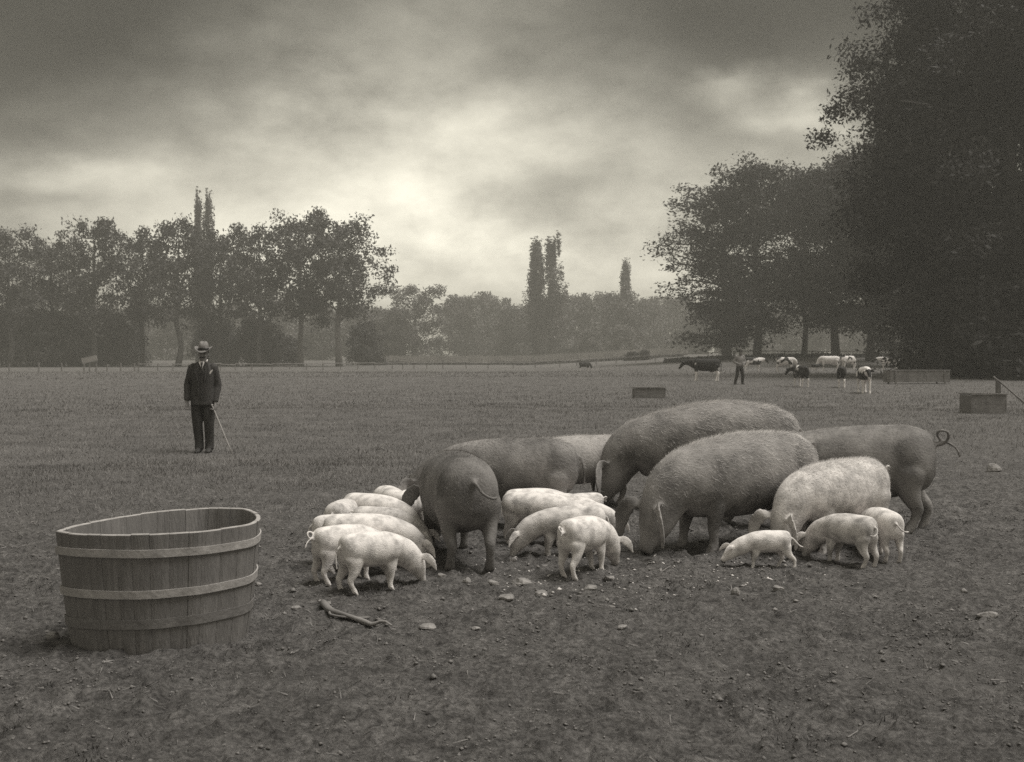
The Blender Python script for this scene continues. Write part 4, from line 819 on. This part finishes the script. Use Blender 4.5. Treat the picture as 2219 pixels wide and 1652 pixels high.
g = Geo(); tube(g, [(-.16, 0, .97), (.25, -.02, .62), (.95, -.03, .0)], [.022, .024, .026], 8, 2); tag(obj('leaning_pole', g.mesh('leaning_pole'), M_fence, None, (x, D - .078, gz(x, D))), 'pale pole slanting down to the right edge beside the post', 'pole')
# pale board on the left fence
x, D = X_at(197, 136), 135.6; z = float(macro(x, D))
r = thing('board_sign', 'blank pale board tilted on its post among the left fence posts', 'board', (x, D, z)); g = Geo(); M = Matrix.Translation((0, -.1, 1.5)) @ Matrix.Rotation(-.22, 4, 'Y'); box(g, -.95, .95, -.03, .03, -.35, .35, M); obj('board', g.mesh('board', False), M_reed, r); obj('post', post_mesh('post', .08, 1.5), M_fence, r)
# stones
def stone(u, v, w, label, flat=.5, seed=0, ma=None):
    D = CH * F / (v * K - HY); x = X_at(u, D); s = w * .8 * K * D / F / 2; flat *= 1.25; rs = np.random.RandomState(seed + int(u))
    n, m = 12, 9; V = []; Fs = []
    for i in range(1, m - 1):
        ph = math.pi * i / (m - 1)
        for j in range(n): a = 2 * math.pi * j / n; V.append((math.sin(ph) * math.cos(a), math.sin(ph) * math.sin(a) * .7, math.cos(ph)))
    V = [(0, 0, 1)] + V + [(0, 0, -1)]; V = np.array(V); dd = rs.normal(0, 1, (7, 3)); dd /= np.linalg.norm(dd, axis=1)[:, None]
    for q in dd: V -= np.outer(np.maximum(V @ q - rs.uniform(.42, .75), 0), q)
    V *= (1 + rs.normal(0, .025, (len(V), 1))); V = V * [s, s, s * flat]
    for j in range(n): Fs.append((0, 1 + j, 1 + (j + 1) % n)); Fs.append((len(V) - 1, 1 + (m - 3) * n + (j + 1) % n, 1 + (m - 3) * n + j))
    for i in range(m - 3):
        for j in range(n): Fs.append((1 + i * n + j, 1 + (i + 1) * n + j, 1 + (i + 1) * n + (j + 1) % n, 1 + i * n + (j + 1) % n))
    g = Geo(); g.add(V, Fs); o = obj('stone', g.mesh('stone', False), ma or M_stone, None, (x, D, gz(x, D) + s * flat * .30), rs.uniform(-.4, .4)); tag(o, label, 'stone', 'stones on the trodden ground')
for (u, v, w, fl, lab) in [(118, 1388, 48, .6, 'angular grey stone at the left foot of the tub'), (640, 1322, 34, .5, 'flat stone midway between the tub and the branch'), (636, 1284, 18, .6, 'small stone left of the front left piglet'),
        (560, 1270, 20, .6, 'small pale stone against the right side of the tub'), (928, 1362, 52, .4, 'flat dull stone right of the branch tip'), (1030, 1366, 30, .3, 'thin stone slab in the soil right of the branch'),
        (1100, 1302, 50, .35, 'flat pale stone in front of the dark sow, slightly right'), (1175, 1290, 44, .45, 'wedge shaped stone below the central piglets'), (1278, 1287, 44, .5, 'pale pointed stone under the front centre piglet'),
        (1322, 1253, 50, .36, 'long rounded stone beside the front centre piglet\'s feet'), (1348, 1357, 34, .4, 'small stone alone in the soil below centre'), (1326, 1312, 24, .5, 'little stone between two flat stones below centre'),
        (1130, 1263, 60, .35, 'long flat stone right of the dark sow\'s hoof'), (1070, 1264, 40, .4, 'flat stone just below the dark sow\'s hoof'), (1012, 1262, 26, .8, 'chunky stone left of the dark sow\'s hoof'),
        (958, 1256, 36, .5, 'flat stone at the snout of the front left piglet'), (1110, 1222, 30, .5, 'stone on the feeding ground between dark sow and centre piglet'),
        (1597, 1291, 32, .7, 'pale pointed stone in front of the smallest piglet'), (1688, 1284, 40, .55, 'grey stone below right of the smallest piglet'),
        (712, 1312, 22, .7, 'small round stone touching the upper end of the branch'), (2150, 1022, 50, .6, 'grey stone near the right edge beyond the curly tailed sow'), (2140, 1345, 60, .3, 'flat slab half sunk at the lower right edge')]:
    stone(u, v, w, lab, fl)
# branch
def branch():
    P = [(700, 1312), (716, 1330), (735, 1338), (760, 1344), (790, 1352), (806, 1362), (830, 1362), (848, 1368)]
    D0 = CH * F / (1340 * K - HY); x0 = X_at(770, D0); pts = []
    for i, (u, v) in enumerate(P):
        D = CH * F / (v * K - HY); x = X_at(u, D); pts.append((x - x0, D - D0, gz(x, D) + .016 + .010 * (i % 2)))
    g = Geo(); tube(g, pts, [.024, .022, .016, .014, .017, .012, .009, .006], 9, 3)
    tube(g, [pts[1], (pts[1][0] + .02, pts[1][1] - .10, pts[1][2] - .004), (pts[1][0] + .14, pts[1][1] - .16, pts[1][2] - .006), (pts[1][0] + .26, pts[1][1] - .15, pts[1][2] - .008)], [.010, .008, .007, .005], 7, 3)
    tube(g, [pts[4], (pts[4][0] + .09, pts[4][1] - .10, pts[4][2] - .003), (pts[4][0] + .20, pts[4][1] - .14, pts[4][2] - .012)], [.010, .008, .005], 7, 3)
    o = obj('dead_branch', g.mesh('dead_branch'), M_fence, None, (x0, D0, 0)); tag(o, 'crooked bare branch lying on the soil below the front left piglet', 'branch')
branch()

# ------------------------------------------------------------------ finish the animal surfaces, then their coats
flush()
def coat(o, n, L, ma, H, seed):
    me = o.data; nv = len(me.vertices); co = np.empty(nv * 3, np.float32); me.vertices.foreach_get('co', co); co = co.reshape(-1, 3)
    no = np.empty(nv * 3, np.float32); me.vertices.foreach_get('normal', no); no = no.reshape(-1, 3)
    rs = np.random.RandomState(seed); w = np.clip(co[:, 2] / H - .38, .0, 1) ** 1.6 + .006; i = rs.choice(nv, n, p=w / w.sum()); p = co[i] + rs.normal(0, .004, (n, 3)); nn = no[i]  # bristles crowd the upper body, putting lit backs and darker flanks into the colour
    ridge = smooth(nn[:, 2], .75, 1.0) * smooth(co[i][:, 2] / H, .8, .95)
    d = np.stack([-np.ones(n), np.zeros(n), -.55 * np.ones(n)], -1) + rs.normal(0, .28, (n, 3)); d -= nn * np.sum(d * nn, 1)[:, None]; d /= np.linalg.norm(d, axis=1)[:, None] + 1e-6
    d = d + nn * (.13 + .35 * ridge + rs.uniform(0, .12, n))[:, None]; d /= np.linalg.norm(d, axis=1)[:, None]
    l = L * rs.uniform(.5, 1.2, n) * (1 + .35 * ridge); s = np.cross(d, nn + rs.normal(0, .3, (n, 3))); s /= np.linalg.norm(s, axis=1)[:, None] + 1e-6; wd = (.0008 + .007 * L)
    V = np.stack([p - s * wd - nn * .002, p + s * wd - nn * .002, p + d * l[:, None]], 1)
    obj('hair', mesh_np('hair', V.reshape(-1, 3), np.arange(3 * n).reshape(-1, 3)), ma, o)
for k, (o, n, L, ma, H) in enumerate(PIGS):
    if n: coat(o, n, L, ma, H, k)

# ------------------------------------------------------------------ haze
g = Geo(); box(g, -1600, 1600, -1600, 1600, -3.0, 46.0)
mh = bpy.data.materials.new('haze_air'); mh.use_nodes = True; N = mh.node_tree.nodes
for n_ in list(N): N.remove(n_)
ou = N.new('ShaderNodeOutputMaterial'); pv_ = N.new('ShaderNodeVolumePrincipled'); pv_.inputs['Color'].default_value = (.9, .875, .80, 1); pv_.inputs['Density'].default_value = .0015; pv_.inputs['Anisotropy'].default_value = .2
mh.node_tree.links.new(pv_.outputs[0], ou.inputs['Volume'])
tag(obj('haze', g.mesh('haze', False), mh), 'thin pale haze hanging over the far field and wood', 'haze', None, 'stuff')
